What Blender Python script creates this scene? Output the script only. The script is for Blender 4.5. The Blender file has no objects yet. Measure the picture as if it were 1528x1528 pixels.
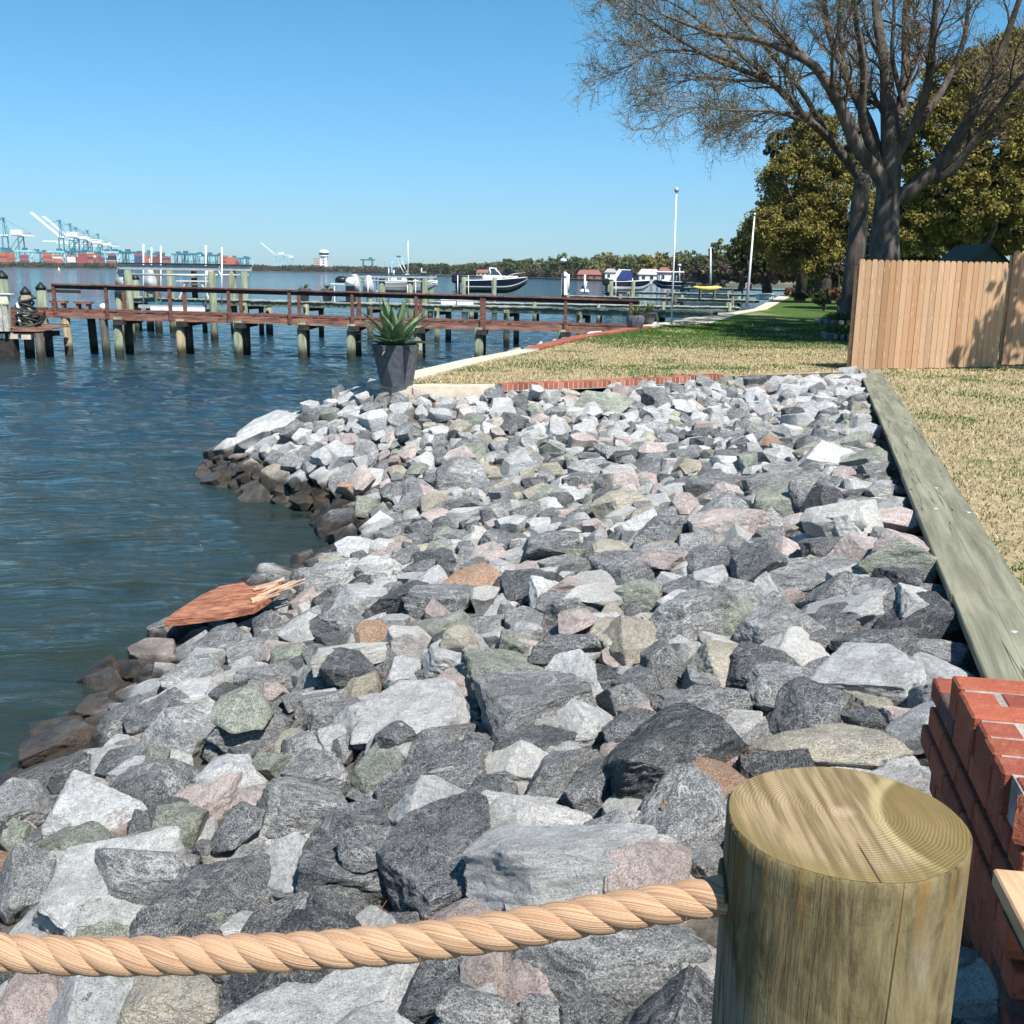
import bpy, math, random
import numpy as np
from mathutils import Vector, Matrix, noise as mnoise
S = bpy.context.scene
COL = S.collection
rad = math.radians
RS = np.random.RandomState(7)
random.seed(7)

# ------------------------------------------------------------------ camera
EYE = 3.0
FPX = 1566.0
PITCH, ROLL = rad(12.83), rad(0.8)
def vn(v): return np.array(v, float)/np.linalg.norm(v)
FWD = np.array([0, math.cos(PITCH), -math.sin(PITCH)])
RT0 = np.array([1., 0, 0]); UP0 = np.cross(RT0, FWD)
RT = RT0*math.cos(ROLL)+UP0*math.sin(ROLL)
UP = UP0*math.cos(ROLL)-RT0*math.sin(ROLL)
cam_d = bpy.data.cameras.new("camera"); cam = bpy.data.objects.new("camera", cam_d); COL.objects.link(cam)
cam_d.sensor_width = 36; cam_d.lens = 36*FPX/1528; cam_d.clip_start = 0.05; cam_d.clip_end = 20000
M = Matrix.Identity(4)
for i in range(3):
    M[i][0], M[i][1], M[i][2] = RT[i], UP[i], -FWD[i]
M[2][3] = EYE
cam.matrix_world = M
S.camera = cam
S.render.resolution_x = S.render.resolution_y = 1024

# ------------------------------------------------------------------ light
SUN_AZ = rad(149)     # clockwise from +Y (behind the camera, to its right)
SUN_EL = rad(55)
sd = np.array([math.sin(SUN_AZ)*math.cos(SUN_EL), math.cos(SUN_AZ)*math.cos(SUN_EL), math.sin(SUN_EL)])
W = bpy.data.worlds.new("World"); S.world = W; W.use_nodes = True
wn = W.node_tree.nodes; wl = W.node_tree.links; wn.clear()
sky = wn.new('ShaderNodeTexSky'); sky.sky_type = 'NISHITA'; sky.sun_disc = False
sky.sun_elevation = SUN_EL; sky.sun_rotation = SUN_AZ
sky.air_density = 1.0; sky.dust_density = 0.3; sky.ozone_density = 2.0
geo = wn.new('ShaderNodeTexCoord'); sp = wn.new('ShaderNodeSeparateXYZ'); wl.new(geo.outputs['Generated'], sp.inputs[0])
rmp = wn.new('ShaderNodeValToRGB'); wl.new(sp.outputs[2], rmp.inputs[0]); mulc = wn.new('ShaderNodeMix'); mulc.data_type = 'RGBA'; mulc.blend_type = 'MULTIPLY'; mulc.inputs[0].default_value = 1
ce = rmp.color_ramp.elements; ce[0].position = 0.0; ce[0].color = (.56, .84, 1.2, 1); ce[1].position = .25; ce[1].color = (.36, .9, 1.06, 1)
wl.new(sky.outputs[0], mulc.inputs[6]); wl.new(rmp.outputs[0], mulc.inputs[7])
bg = wn.new('ShaderNodeBackground'); bg.inputs[1].default_value = 0.08
wo = wn.new('ShaderNodeOutputWorld'); wl.new(mulc.outputs[2], bg.inputs[0]); wl.new(bg.outputs[0], wo.inputs[0])
sun_d = bpy.data.lights.new("sun", 'SUN'); sun_d.energy = 5.0; sun_d.angle = rad(0.5); sun_d.color = (1, .955, .88)
sun = bpy.data.objects.new("sun", sun_d); COL.objects.link(sun)
sun.rotation_euler = Vector(sd).to_track_quat('Z', 'Y').to_euler(); sun.location = (5, -5, 20)
S.view_settings.view_transform = 'Standard'; S.view_settings.look = 'None'
S.view_settings.exposure = 0.72; S.view_settings.gamma = 1

# ------------------------------------------------------------------ helpers
def ray(px, py): return FWD+RT*((px-764)/FPX)-UP*((py-764)/FPX)
def P(px, py, z):
    d = ray(px, py); t = (z-EYE)/d[2]; return np.array([d[0]*t, d[1]*t, z])
def at(px, py, y):
    d = ray(px, py); t = y/d[1]; return np.array([d[0]*t, y, EYE+d[2]*t])
def proj(p):
    d = np.asarray(p, float)-np.array([0, 0, EYE]); zc = d@FWD
    return 764+FPX*(d@RT)/zc, 764-FPX*(d@UP)/zc
def xat(px, y): return at(px, 405, y)[0]

def tag(o, label=None, cat=None, group=None, kind=None):
    if label: o['label'] = label
    if cat: o['category'] = cat
    if group: o['group'] = group
    if kind: o['kind'] = kind
    return o
def empty(name, loc=(0, 0, 0), label=None, cat=None, group=None):
    o = bpy.data.objects.new(name, None); COL.objects.link(o); o.location = loc
    o.empty_display_size = .2
    return tag(o, label, cat, group)
def mkobj(name, verts, faces, mats, parent=None, smooth=False, midx=None):
    me = bpy.data.meshes.new(name)
    if isinstance(faces, np.ndarray):
        n = len(faces); k = faces.shape[1]
        me.vertices.add(len(verts)); me.vertices.foreach_set('co', np.asarray(verts, 'f').ravel())
        me.loops.add(n*k); me.loops.foreach_set('vertex_index', faces.astype('i').ravel())
        me.polygons.add(n); me.polygons.foreach_set('loop_start', np.arange(0, n*k, k, dtype='i'))
        me.polygons.foreach_set('loop_total', np.full(n, k, 'i'))
    else:
        me.from_pydata([tuple(v) for v in verts], [], faces)
    if not isinstance(mats, (list, tuple)): mats = [mats]
    for m in mats: me.materials.append(m)
    n = len(me.polygons)
    if midx is not None: me.polygons.foreach_set('material_index', np.asarray(midx, 'i'))
    if smooth is not False:
        sm = np.ones(n, bool) if smooth is True else np.asarray(smooth, bool)
        me.polygons.foreach_set('use_smooth', sm)
    me.update(calc_edges=True)
    o = bpy.data.objects.new(name, me); COL.objects.link(o)
    if parent is not None: o.parent = parent
    return o
def rotz(a): c, s = math.cos(a), math.sin(a); return np.array([[c, -s, 0], [s, c, 0], [0, 0, 1.]])
def basis(d):
    d = vn(d); a = np.array([0, 0, 1.]) if abs(d[2]) < .9 else np.array([1., 0, 0])
    u = vn(np.cross(a, d)); return u, np.cross(d, u), d
class MB:
    def __init__(s): s.v = []; s.f = []; s.m = []; s.sm = []; s.n = 0; s.c = []
    def add(s, v, f, m=0, sm=False, c=None):
        v = np.asarray(v, float); s.v.append(v)
        for q in f: s.f.append(tuple(i+s.n for i in q)); s.m.append(m); s.sm.append(sm)
        s.c.append(np.tile(np.array(c if c is not None else (0.5, .5, .5, 1.)), (len(v), 1)))
        s.n += len(v); return s
    def box(s, c, size, R=None, m=0, bev=0.0, col=None, taper=1.0):
        hx, hy, hz = [k/2 for k in size]
        if bev <= 0:
            v = np.array([[x*(taper if z > 0 else 1), y*(taper if z > 0 else 1), z] for z in (-hz, hz) for y in (-hy, hy) for x in (-hx, hx)])
            f = [(0, 2, 3, 1), (4, 5, 7, 6), (0, 1, 5, 4), (2, 6, 7, 3), (0, 4, 6, 2), (1, 3, 7, 5)]
        else:
            b = min(bev, hx*.9, hy*.9, hz*.9); v = []; idx = {}
            for sx in (-1, 1):
                for sy in (-1, 1):
                    for sz in (-1, 1):
                        for ax in range(3):
                            p = [sx*(hx-b), sy*(hy-b), sz*(hz-b)]; p[ax] = (sx*hx, sy*hy, sz*hz)[ax]
                            idx[(sx, sy, sz, ax)] = len(v); v.append(p)
            f = []
            for ax in range(3):
                o1, o2 = [a for a in range(3) if a != ax]
                for sg in (-1, 1):
                    q = []
                    for (a, b_) in ((-1, -1), (1, -1), (1, 1), (-1, 1)):
                        k = [0, 0, 0]; k[ax] = sg; k[o1] = a; k[o2] = b_; q.append(idx[(*k, ax)])
                    if (sg > 0) == (ax == 1): q.reverse()
                    f.append(tuple(q))
            for ax in range(3):
                o1, o2 = [a for a in range(3) if a != ax]
                for a in (-1, 1):
                    for b_ in (-1, 1):
                        k = [0, 0, 0]; k[o1] = a; k[o2] = b_
                        k1 = k[:]; k1[ax] = -1; k2 = k[:]; k2[ax] = 1
                        f.append((idx[(*k1, o1)], idx[(*k2, o1)], idx[(*k2, o2)], idx[(*k1, o2)]))
            for sx in (-1, 1):
                for sy in (-1, 1):
                    for sz in (-1, 1): f.append(tuple(idx[(sx, sy, sz, a)] for a in range(3)))
            v = np.array(v)
        if R is not None: v = v@np.asarray(R).T
        return s.add(v+np.asarray(c), f, m, False, col)
    def bar(s, a, b, w, h, m=0, up=(0, 0, 1), col=None):
        a = np.asarray(a, float); b = np.asarray(b, float); L = np.linalg.norm(b-a); d = (b-a)/L
        side = np.cross(up, d)
        if np.linalg.norm(side) < 1e-6: side = np.cross((1, 0, 0), d)
        side = vn(side); u2 = np.cross(d, side)
        return s.box((a+b)/2, (w, L, h), np.array([side, d, u2]).T*np.array([1, 1, 1]), m, col=col)
    def tube(s, pts, r, n=8, m=0, cap=True, col=None):
        pts = np.asarray(pts, float); k = len(pts); r = np.broadcast_to(r, (k,)) if np.ndim(r) == 0 else np.asarray(r)
        d = np.gradient(pts, axis=0); u, w, _ = basis(d[0]); V = []
        for i in range(k):
            t = vn(d[i]); u = u-t*(u@t); u = vn(u); w = np.cross(t, u)
            a = np.arange(n)*2*math.pi/n
            V.append(pts[i]+r[i]*(np.outer(np.cos(a), u)+np.outer(np.sin(a), w)))
        f = [(i*n+j, i*n+(j+1) % n, (i+1)*n+(j+1) % n, (i+1)*n+j) for i in range(k-1) for j in range(n)]
        if cap: f += [tuple(range(n-1, -1, -1)), tuple((k-1)*n+j for j in range(n))]
        return s.add(np.vstack(V), f, m, n > 5, col)
    def lathe(s, c, prof, n=16, m=0, sm=True, sx=1, sy=1, R=None, col=None):
        V = []; k = len(prof); a = np.arange(n)*2*math.pi/n
        for (r, z) in prof: V.append(np.stack([r*np.cos(a)*sx, r*np.sin(a)*sy, np.full(n, z)], 1))
        f = [(i*n+j, i*n+(j+1) % n, (i+1)*n+(j+1) % n, (i+1)*n+j) for i in range(k-1) for j in range(n)]
        f += [tuple(range(n-1, -1, -1)), tuple((k-1)*n+j for j in range(n))]
        V = np.vstack(V)
        if R is not None: V = V@np.asarray(R).T
        return s.add(V+np.asarray(c), f, m, sm, col)
    def build(s, name, mats, parent=None, attr=False):
        o = mkobj(name, np.vstack(s.v), s.f, mats, parent, s.sm, s.m)
        if attr:
            a = o.data.attributes.new('tint', 'FLOAT_COLOR', 'POINT'); a.data.foreach_set('color', np.vstack(s.c).astype('f').ravel())
        return o

# ---- materials
class NT:
    def __init__(s, name, rough=.8, spec=.3, metal=0):
        s.m = bpy.data.materials.new(name); s.m.use_nodes = True; s.t = s.m.node_tree; s.n = s.t.nodes; s.l = s.t.links
        s.b = s.n['Principled BSDF']; s.b.inputs['Roughness'].default_value = rough
        s.b.inputs['Specular IOR Level'].default_value = spec; s.b.inputs['Metallic'].default_value = metal
    def node(s, ty, **k):
        n = s.n.new(ty)
        for a, b in k.items(): setattr(n, a, b)
        return n
    def put(s, sock, v):
        if isinstance(v, bpy.types.NodeSocket): s.l.new(v, sock)
        elif isinstance(v, (tuple, list)) and len(v) == 3 and sock.type == 'RGBA': sock.default_value = (*v, 1)
        else: sock.default_value = v
    def pos(s): return s.node('ShaderNodeNewGeometry').outputs['Position']
    def obj(s): return s.node('ShaderNodeTexCoord').outputs['Object']
    def attr(s, name, out='Vector'): n = s.node('ShaderNodeAttribute'); n.attribute_name = name; return n.outputs[out]
    def map(s, v, sc=(1, 1, 1), rot=(0, 0, 0), loc=(0, 0, 0)):
        n = s.node('ShaderNodeMapping'); s.put(n.inputs[0], v); n.inputs[1].default_value = loc; n.inputs[2].default_value = rot; n.inputs[3].default_value = sc
        return n.outputs[0]
    def noise(s, v, sc, det=4, ro=.55, dist=0, out=0):
        n = s.node('ShaderNodeTexNoise'); s.put(n.inputs['Vector'], v); n.inputs['Scale'].default_value = sc
        n.inputs['Detail'].default_value = det; n.inputs['Roughness'].default_value = ro; n.inputs['Distortion'].default_value = dist
        return n.outputs[out]
    def vor(s, v, sc, feat='F1', out=0):
        n = s.node('ShaderNodeTexVoronoi', feature=feat); s.put(n.inputs['Vector'], v); n.inputs['Scale'].default_value = sc; return n.outputs[out]
    def rng(s, v, a, b, c=0., d=1., smooth=True):
        n = s.node('ShaderNodeMapRange'); n.interpolation_type = 'SMOOTHSTEP' if smooth else 'LINEAR'
        s.put(n.inputs[0], v)
        for i, k in enumerate((a, b, c, d)): n.inputs[1+i].default_value = k
        return n.outputs[0]
    def math(s, op, a, b=0.):
        n = s.node('ShaderNodeMath', operation=op); s.put(n.inputs[0], a); s.put(n.inputs[1], b); return n.outputs[0]
    def vmath(s, op, a, b):
        n = s.node('ShaderNodeVectorMath', operation=op); s.put(n.inputs[0], a); s.put(n.inputs[1], b); return n.outputs[0]
    def mix(s, f, a, b, mode='MIX'):
        n = s.node('ShaderNodeMix', data_type='RGBA', blend_type=mode); s.put(n.inputs[0], f); s.put(n.inputs[6], a); s.put(n.inputs[7], b); return n.outputs[2]
    def sep(s, v): n = s.node('ShaderNodeSeparateXYZ'); s.put(n.inputs[0], v); return n.outputs
    def col(s, c): s.put(s.b.inputs['Base Color'], c); return s
    def bump(s, h, st=.5, d=.01):
        n = s.node('ShaderNodeBump'); n.inputs['Strength'].default_value = st; n.inputs['Distance'].default_value = d
        s.put(n.inputs['Height'], h)
        if getattr(s, 'bp', None) is not None: s.l.new(s.bp, n.inputs['Normal'])
        s.bp = n.outputs[0]; s.put(s.b.inputs['Normal'], s.bp); return s
MC = {}
def simple(name, c, rough=.7, var=.25, sc=6, bs=0, bsc=40, spec=.3, metal=0, dirt=None, stretch=(1, 1, 1)):
    if name in MC: return MC[name]
    t = NT(name, rough, spec, metal); p = t.map(t.pos(), stretch)
    n = t.noise(p, sc, 5, .6)
    a = tuple(k*(1-var) for k in c); b = tuple(min(1, k*(1+var)) for k in c)
    cc = t.mix(t.rng(n, .3, .7), a, b)
    if dirt: cc = t.mix(t.rng(t.noise(p, sc*.37, 4), .5, .75), cc, dirt)
    t.col(cc)
    if bs: t.bump(t.noise(p, bsc, 4), bs, .01)
    MC[name] = t.m; return t.m

# ------------------------------------------------------------------ terrain layout
TOE = np.array([(-4.2, -4), (-3.9, 1.), (-3.5, 4.5), (-3.27, 6.24), (-3.2, 7.0), (-3.15, 7.9), (-3.05, 8.6), (-2.95, 9.4), (-2.5, 10.2),
                (-2.2, 10.9), (-2.1, 11.7), (-2.6, 12.9), (-3.9, 14.1), (-4.9, 15.6), (-5.1, 17.1), (-4.4, 18.8), (-3.4, 21), (-2.7, 24), (-1.6, 27.5),
                (.6, 32.5), (4, 40), (10, 54), (23, 96)])
CREST = np.array([(.25, -2.0), (1.98, 4.16), (6.12, 18.7), (3.3, 16.95), (1.12, 15.6), (-.25, 15.0), (-1.69, 14.75), (-2.15, 15.2),
                  (-1.72, 16.45), (-.95, 19.37), (.35, 23.13), (1.45, 27), (3.3, 31.7), (6.3, 39), (12, 53), (25, 97.7)])
def poly_dist(pts, line):
    pts = np.asarray(pts, float); best = np.full(len(pts), 1e9)
    for a, b in zip(line[:-1], line[1:]):
        ab = b-a; t = np.clip(((pts-a)@ab)/(ab@ab), 0, 1); d = np.linalg.norm(pts-(a+t[:, None]*ab), axis=1); best = np.minimum(best, d)
    return best
def in_poly(pts, poly):
    x, y = np.asarray(pts).T; ins = np.zeros(len(x), bool); n = len(poly)
    for i in range(n):
        x1, y1 = poly[i]; x2, y2 = poly[(i+1) % n]
        c = ((y1 > y) != (y2 > y)) & (x < (x2-x1)*(y-y1)/(y2-y1+1e-12)+x1); ins ^= c
    return ins
ROCKPOLY = np.vstack([TOE, CREST[::-1]])
def bed_z(pts):
    pts = np.asarray(pts, float); dt = poly_dist(pts, TOE); dc = poly_dist(pts, CREST); ins = in_poly(pts, ROCKPOLY)
    u = dt/(dt+dc+1e-9)
    z = np.where(ins, -.22+1.46*u**.75, -.22-.45*dt)
    out_land = (~ins) & (dc < dt)
    z = np.where(out_land, 1.24, z)
    z = z+np.where((dc < 1.) & (pts[:, 1] > 14) & (z > .5), .02*(1-dc), 0)
    return np.maximum(z, -1.6)
# coarse bed sheet
gx = np.arange(-9, 12.01, .25); gy = np.arange(-4, 60.01, .25); GX, GY = np.meshgrid(gx, gy)
pts = np.stack([GX.ravel(), GY.ravel()], 1); bz = bed_z(pts); nx = len(gx)
land = (~in_poly(pts, ROCKPOLY)) & (poly_dist(pts, CREST) > .3) & (poly_dist(pts, CREST) < poly_dist(pts, TOE))
ii = (np.arange(len(gy)-1)[:, None]*nx+np.arange(nx-1)[None]).ravel()
fq = np.stack([ii, ii+1, ii+nx+1, ii+nx], 1); fq = fq[~(land[fq].all(1))]
bedm = simple('rubble_ground', (.09, .08, .07), .95, .5, 14, .8, 50)
tag(mkobj('rock_bed', np.column_stack([pts, bz]), fq, bedm, smooth=True), kind='structure')

# ------------------------------------------------------------------ rocks
def rock_mat(name, lo, hi, accent, acc_amt, veins, band):
    t = NT(name, .82, .25); pos = t.pos(); rc = t.attr('rc')
    oi = t.node('ShaderNodeObjectInfo').outputs['Random']
    rc = t.vmath('ADD', rc, t.vmath('MULTIPLY', (31., 17., 43.), oi) if False else rc) if False else rc
    off = t.node('ShaderNodeCombineXYZ'); t.put(off.inputs[0], t.math('MULTIPLY', oi, 41.)); t.put(off.inputs[2], t.math('MULTIPLY', oi, 17.))
    rc = t.vmath('ADD', rc, off.outputs[0])
    big = t.noise(rc, 1.1, 4, .6)
    sp = t.noise(pos, 62, 7, .8, .8)
    med = t.noise(rc, 4.5, 6, .65, .4)
    st = t.map(rc, (1.2, 1.6, 9), (.5, .3, .2)); bn = t.noise(st, 1.5, 5, .6, 1.2)
    f = t.math('ADD', t.math('MULTIPLY', sp, .62), t.math('MULTIPLY', med, .38))
    if band: f = t.math('ADD', t.math('MULTIPLY', f, 1-band), t.math('MULTIPLY', bn, band))
    c = t.mix(t.rng(f, .39, .6), lo, hi)
    c = t.mix(t.math('MULTIPLY', t.rng(t.noise(rc, 1.7, 5, .6, .7), .5, .62), acc_amt), c, accent)
    # mineral grain
    gr = t.noise(pos, 170, 3, .7)
    c = t.mix(t.rng(gr, .54, .64, 0, .75), c, tuple(min(.85, k*2+.12) for k in hi))
    c = t.mix(t.rng(gr, .46, .36, 0, .7), c, tuple(k*.35 for k in lo))
    # pale veins
    if veins:
        v1 = t.math('ABSOLUTE', t.math('SUBTRACT', t.noise(rc, 1.6, 4, .55, .35), .5))
        v2 = t.math('ABSOLUTE', t.math('SUBTRACT', t.noise(t.vmath('ADD', rc, (9., 4., 2.)), 3.6, 3, .5, .2), .5))
        vm = t.math('MAXIMUM', t.rng(v1, .0, .02, 1, 0), t.rng(v2, .0, .016, .8, 0))
        vm = t.math('MULTIPLY', vm, t.rng(t.noise(rc, 1.3, 2), .36, .56))
        c = t.mix(t.math('MULTIPLY', vm, veins), c, (.74, .72, .69))
    # per-rock value shift
    pr = t.noise(t.map(rc, (.05, .05, .05)), 8, 0)
    c = t.mix(t.rng(pr, .3, .7, .35, 0), c, tuple(k*.45 for k in lo))
    # tide stain: brown growth just over the waterline
    z = t.sep(pos)[2]; zz = t.math('ADD', z, t.math('MULTIPLY', t.noise(pos, 2.2, 3), -.35))
    y = t.sep(pos)[1]
    lim = t.rng(y, 11.5, 13.5, .09, .22)
    s1 = t.math('SUBTRACT', zz, lim)
    stain = t.rng(s1, -.12, .04, 1, 0)
    c = t.mix(t.math('MULTIPLY', stain, .9), c, t.mix(t.rng(t.noise(pos, 9, 4), .4, .62), (.014, .012, .01), (.062, .043, .026)))
    t.col(c); t.put(t.b.inputs['Roughness'], t.rng(stain, 0, 1, .85, .3))
    t.bump(t.noise(rc, 5.5, 8, .68, .3), .8, .045)
    t.bump(t.noise(pos, 40, 7, .78), 1., .018)
    return t.m
TONES = ['D', 'M', 'L', 'K', 'P', 'G', 'T', 'W', 'O']
RM = {
 'D': rock_mat('dark_grey_stone', (.034, .036, .04), (.27, .275, .283), (.33, .33, .33), .35, .6, .25),
 'M': rock_mat('grey_stone', (.1, .102, .105), (.48, .482, .483), (.17, .17, .165), .6, .9, .35),
 'L': rock_mat('pale_grey_stone', (.38, .383, .388), (.84, .835, .825), (.4, .38, .36), .5, .35, .35),
 'K': rock_mat('black_stone', (.022, .025, .03), (.15, .156, .166), (.24, .24, .235), .3, .4, .2),
 'P': rock_mat('pink_stone', (.42, .31, .28), (.78, .66, .62), (.3, .29, .29), .6, .3, .2),
 'G': rock_mat('green_stone', (.14, .16, .135), (.36, .385, .32), (.48, .5, .38), .6, .6, .4),
 'T': rock_mat('tan_stone', (.34, .29, .21), (.68, .62, .5), (.26, .25, .24), .6, .3, .3),
 'W': rock_mat('white_stone', (.5, .485, .46), (.8, .78, .74), (.5, .42, .38), .35, .1, .2),
 'O': rock_mat('rusty_stone', (.34, .17, .1), (.58, .36, .25), (.4, .36, .31), .45, .2, .3)}

def ico(sub):
    import bmesh
    bm = bmesh.new(); bmesh.ops.create_icosphere(bm, subdivisions=sub, radius=1)
    v = np.array([k.co[:] for k in bm.verts]); f = np.array([[q.index for q in k.verts] for k in bm.faces]); bm.free(); return v, f
def nz(v, sc, seed):
    out = np.empty(len(v)); o = Vector((seed*3.1, seed*1.7, -seed*2.3))
    for i, p in enumerate(v): out[i] = mnoise.fractal(Vector(p)*sc+o, .9, 2.1, 4)
    return out
def rock_shape(kind, seed, sub):
    # a broken stone: planes cut from a block, edges knocked off, faces roughened
    import bmesh
    r = np.random.RandomState(seed); N = []; D = []
    def pl(n, d): N.append(vn(n)); D.append(d)
    if kind == 'slab': pl((r.normal(0, .1), r.normal(0, .1), 1), .6); pl((0, 0, -1), .7); k = 6
    elif kind == 'wedge': pl((r.normal(0, .15)+.5, r.normal(0, .3), 1), .5); pl((-.7, r.normal(0, .3), .6), .55); pl((0, 0, -1), .7); k = 5
    elif kind == 'block': pl((r.normal(0, .15), r.normal(0, .15), 1), .8); pl((0, 0, -1), .8); k = 5
    else: k = 8
    a0 = r.rand()*6
    for i in range(k):
        a = a0+2*math.pi*i/k+r.normal(0, .24); pl((math.cos(a), math.sin(a), r.normal(.08, .3)), r.uniform(.62, .98))
    for i in range(5 if kind != 'round' else 12):
        pl(r.normal(0, 1, 3)*(1, 1, .9), r.uniform(.7, .98))
    bm = bmesh.new(); bmesh.ops.create_cube(bm, size=2.6)
    for n, d in zip(N, D):
        g = bm.verts[:]+bm.edges[:]+bm.faces[:]
        o = bmesh.ops.bisect_plane(bm, geom=g, plane_co=Vector(n*d), plane_no=Vector(n), clear_outer=True)
        ed = [e for e in o['geom_cut'] if isinstance(e, bmesh.types.BMEdge)]
        if ed: bmesh.ops.holes_fill(bm, edges=ed, sides=0)
    bmesh.ops.remove_doubles(bm, verts=bm.verts, dist=.02)
    if sub >= 3: bmesh.ops.bevel(bm, geom=bm.edges[:], offset=r.uniform(.02, .05) if kind != 'round' else .11, segments=1 if kind != 'round' else 2, affect='EDGES', clamp_overlap=True)
    bmesh.ops.triangulate(bm, faces=bm.faces[:])
    tgt = {2: 1.2, 3: .5, 4: .2, 5: .085}[sub]
    for _ in range(7):
        ed = [e for e in bm.edges if e.calc_length() > tgt]
        if not ed: break
        bmesh.ops.subdivide_edges(bm, edges=ed, cuts=1); bmesh.ops.triangulate(bm, faces=[f for f in bm.faces if len(f.verts) > 3])
    bmesh.ops.recalc_face_normals(bm, faces=bm.faces[:]); bm.normal_update()
    w = np.array([v.co[:] for v in bm.verts]); nr = np.array([v.normal[:] for v in bm.verts]); f = np.array([[q.index for q in k.verts] for k in bm.faces]); bm.free()
    n1 = nz(w, 1.3, seed); n2 = nz(w, 4.5, seed+50) if sub >= 4 else 0*n1; rdg = np.abs(nz(w*np.array([1, 1, 2.2]), 2.6, seed+9)) if sub >= 4 else 0*n1
    w = w+nr*(.05*n1+.028*n2-.05*np.clip(.25-rdg, 0, 1))[:, None]
    w -= (w.max(0)+w.min(0))/2; w /= np.abs(w).max(0)
    return w, f
KINDS = ['slab', 'wedge', 'block', 'round']
PROTO = {}
def proto(kind, i, sub):
    k = (kind, i, sub)
    if k not in PROTO: PROTO[k] = rock_shape(kind, 100*KINDS.index(kind)+i, sub)
    return PROTO[k]

# heap the rocks: drop one after another on a height map, each resting on what lies under it
RES = .03; X0, Y0 = -5.6, .5; NX, NY = int(13.0/RES), int(46/RES)
cx = X0+(np.arange(NX)+.5)*RES; cy = Y0+(np.arange(NY)+.5)*RES
CXX, CYY = np.meshgrid(cx, cy); cc = np.stack([CXX.ravel(), CYY.ravel()], 1)
Hm = bed_z(cc).reshape(NY, NX); BED = Hm.copy(); INS = in_poly(cc, ROCKPOLY).reshape(NY, NX)
OWN = np.full((NY, NX), -1, int); ROCKS = []
def foot(x, y, a, b, ang):
    R = max(a, b); i0, i1 = int((x-R-X0)/RES), int((x+R-X0)/RES)+1; j0, j1 = int((y-R-Y0)/RES), int((y+R-Y0)/RES)+1
    if i0 < 0 or j0 < 0 or i1 >= NX or j1 >= NY: return None
    xx, yy = CXX[j0:j1, i0:i1]-x, CYY[j0:j1, i0:i1]-y
    c, s = math.cos(ang), math.sin(ang); u = (xx*c+yy*s)/a; v = (-xx*s+yy*c)/b; r2 = u*u+v*v
    return (slice(j0, j1), slice(i0, i1)), r2, r2 < .8, xx, yy
def drop(x, y, a, b, c, ang, tone, kind, q=.75, commit=True, man=False, tiltn=.10):
    F = foot(x, y, a, b, ang)
    if F is None: return None
    if not man and y < 18.5 and x > CREST[1, 0]+(y-CREST[1, 1])*(CREST[2, 0]-CREST[1, 0])/(CREST[2, 1]-CREST[1, 1])-.6*a: return None
    sl, r2, mk, xx, yy = F; h = Hm[sl][mk]
    if len(h) < 6: return None
    sh = np.sqrt(1-r2[mk])
    z = np.quantile(h+c*sh*.75, q)
    if not commit: return z-c, (OWN[sl][mk]), F
    A = np.column_stack([xx[mk], yy[mk], np.ones(mk.sum())]); g = np.linalg.lstsq(A, h, rcond=None)[0]
    nrm = vn((-g[0]*.75+RS.normal(0, tiltn), -g[1]*.75+RS.normal(0, tiltn), 1))
    if nrm[2] < .75: nrm = vn((nrm[0]*.6, nrm[1]*.6, nrm[2]))
    top = z+c*np.sqrt(np.maximum(0, 1-r2))*.8; m2 = (r2 < .95) & (top > Hm[sl])
    Hm[sl] = np.where(m2, top, Hm[sl]); OWN[sl] = np.where(m2, len(ROCKS), OWN[sl])
    ROCKS.append(dict(p=(x, y, z), s=(a, b, c), ang=ang, n=nrm, tone=tone, kind=kind, man=man, v=RS.randint(0, 8)))
    return True
def rtone(y):
    if y > 13.6: return RS.choice(TONES, p=[.09, .22, .46, .01, .06, .02, .08, .06, .0])
    if y > 11: return RS.choice(TONES, p=[.2, .28, .22, .05, .08, .07, .06, .03, .01])
    return RS.choice(TONES, p=[.22, .18, .26, .06, .11, .05, .05, .06, .01])
def rsize(y):
    a = np.clip(.128*math.exp(RS.normal(0, .34)), .07, .28)
    if y > 13.6: a = np.clip(.13*math.exp(RS.normal(0, .28)), .07, .22)
    b = a*RS.uniform(.6, .95); c = b*RS.uniform(.45, .85); return a, b, c
# one fully covered bottom layer
cand = cc[(INS | ((BED > -.55) & (BED < -.1))).ravel()]
cand = cand[cand[:, 1] < 45]
blocked = []
nfill = 0
for it in range(7500):
    x, y = cand[RS.randint(len(cand))]
    a, b, c = rsize(y); ang = RS.rand()*math.pi
    r = drop(x, y, a, b, c, ang, 0, 0, commit=False)
    if r is None: continue
    sl = r[2][0]; mk = r[2][2]
    if (OWN[sl][mk] >= 0).mean() > .42: continue
    if it > 100 and (~INS[sl][mk]).mean() > (.3 if y < 14 else .52) and y < 99 and BED[sl][mk].mean() > .5: continue
    drop(x, y, a, b, c, ang, rtone(y), KINDS[RS.choice(4, p=[.3, .25, .25, .2])], q=.5)
pc = cand[(cand[:, 1] > 13)]
for it in range(2600):
    x, y = pc[RS.randint(len(pc))]; a, b, c = rsize(y); a *= .85; b *= .85; c *= .85; ang = RS.rand()*math.pi
    r = drop(x, y, a, b, c, ang, 0, 0, commit=False)
    if r is None: continue
    sl, mk = r[2][0], r[2][2]
    if (OWN[sl][mk] >= 0).mean() > .62 or (~INS[sl][mk]).mean() > .4: continue
    drop(x, y, a, b, c, ang, rtone(y), KINDS[RS.choice(4, p=[.2, .3, .4, .1])], q=.5)
NB = len(ROCKS)
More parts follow.
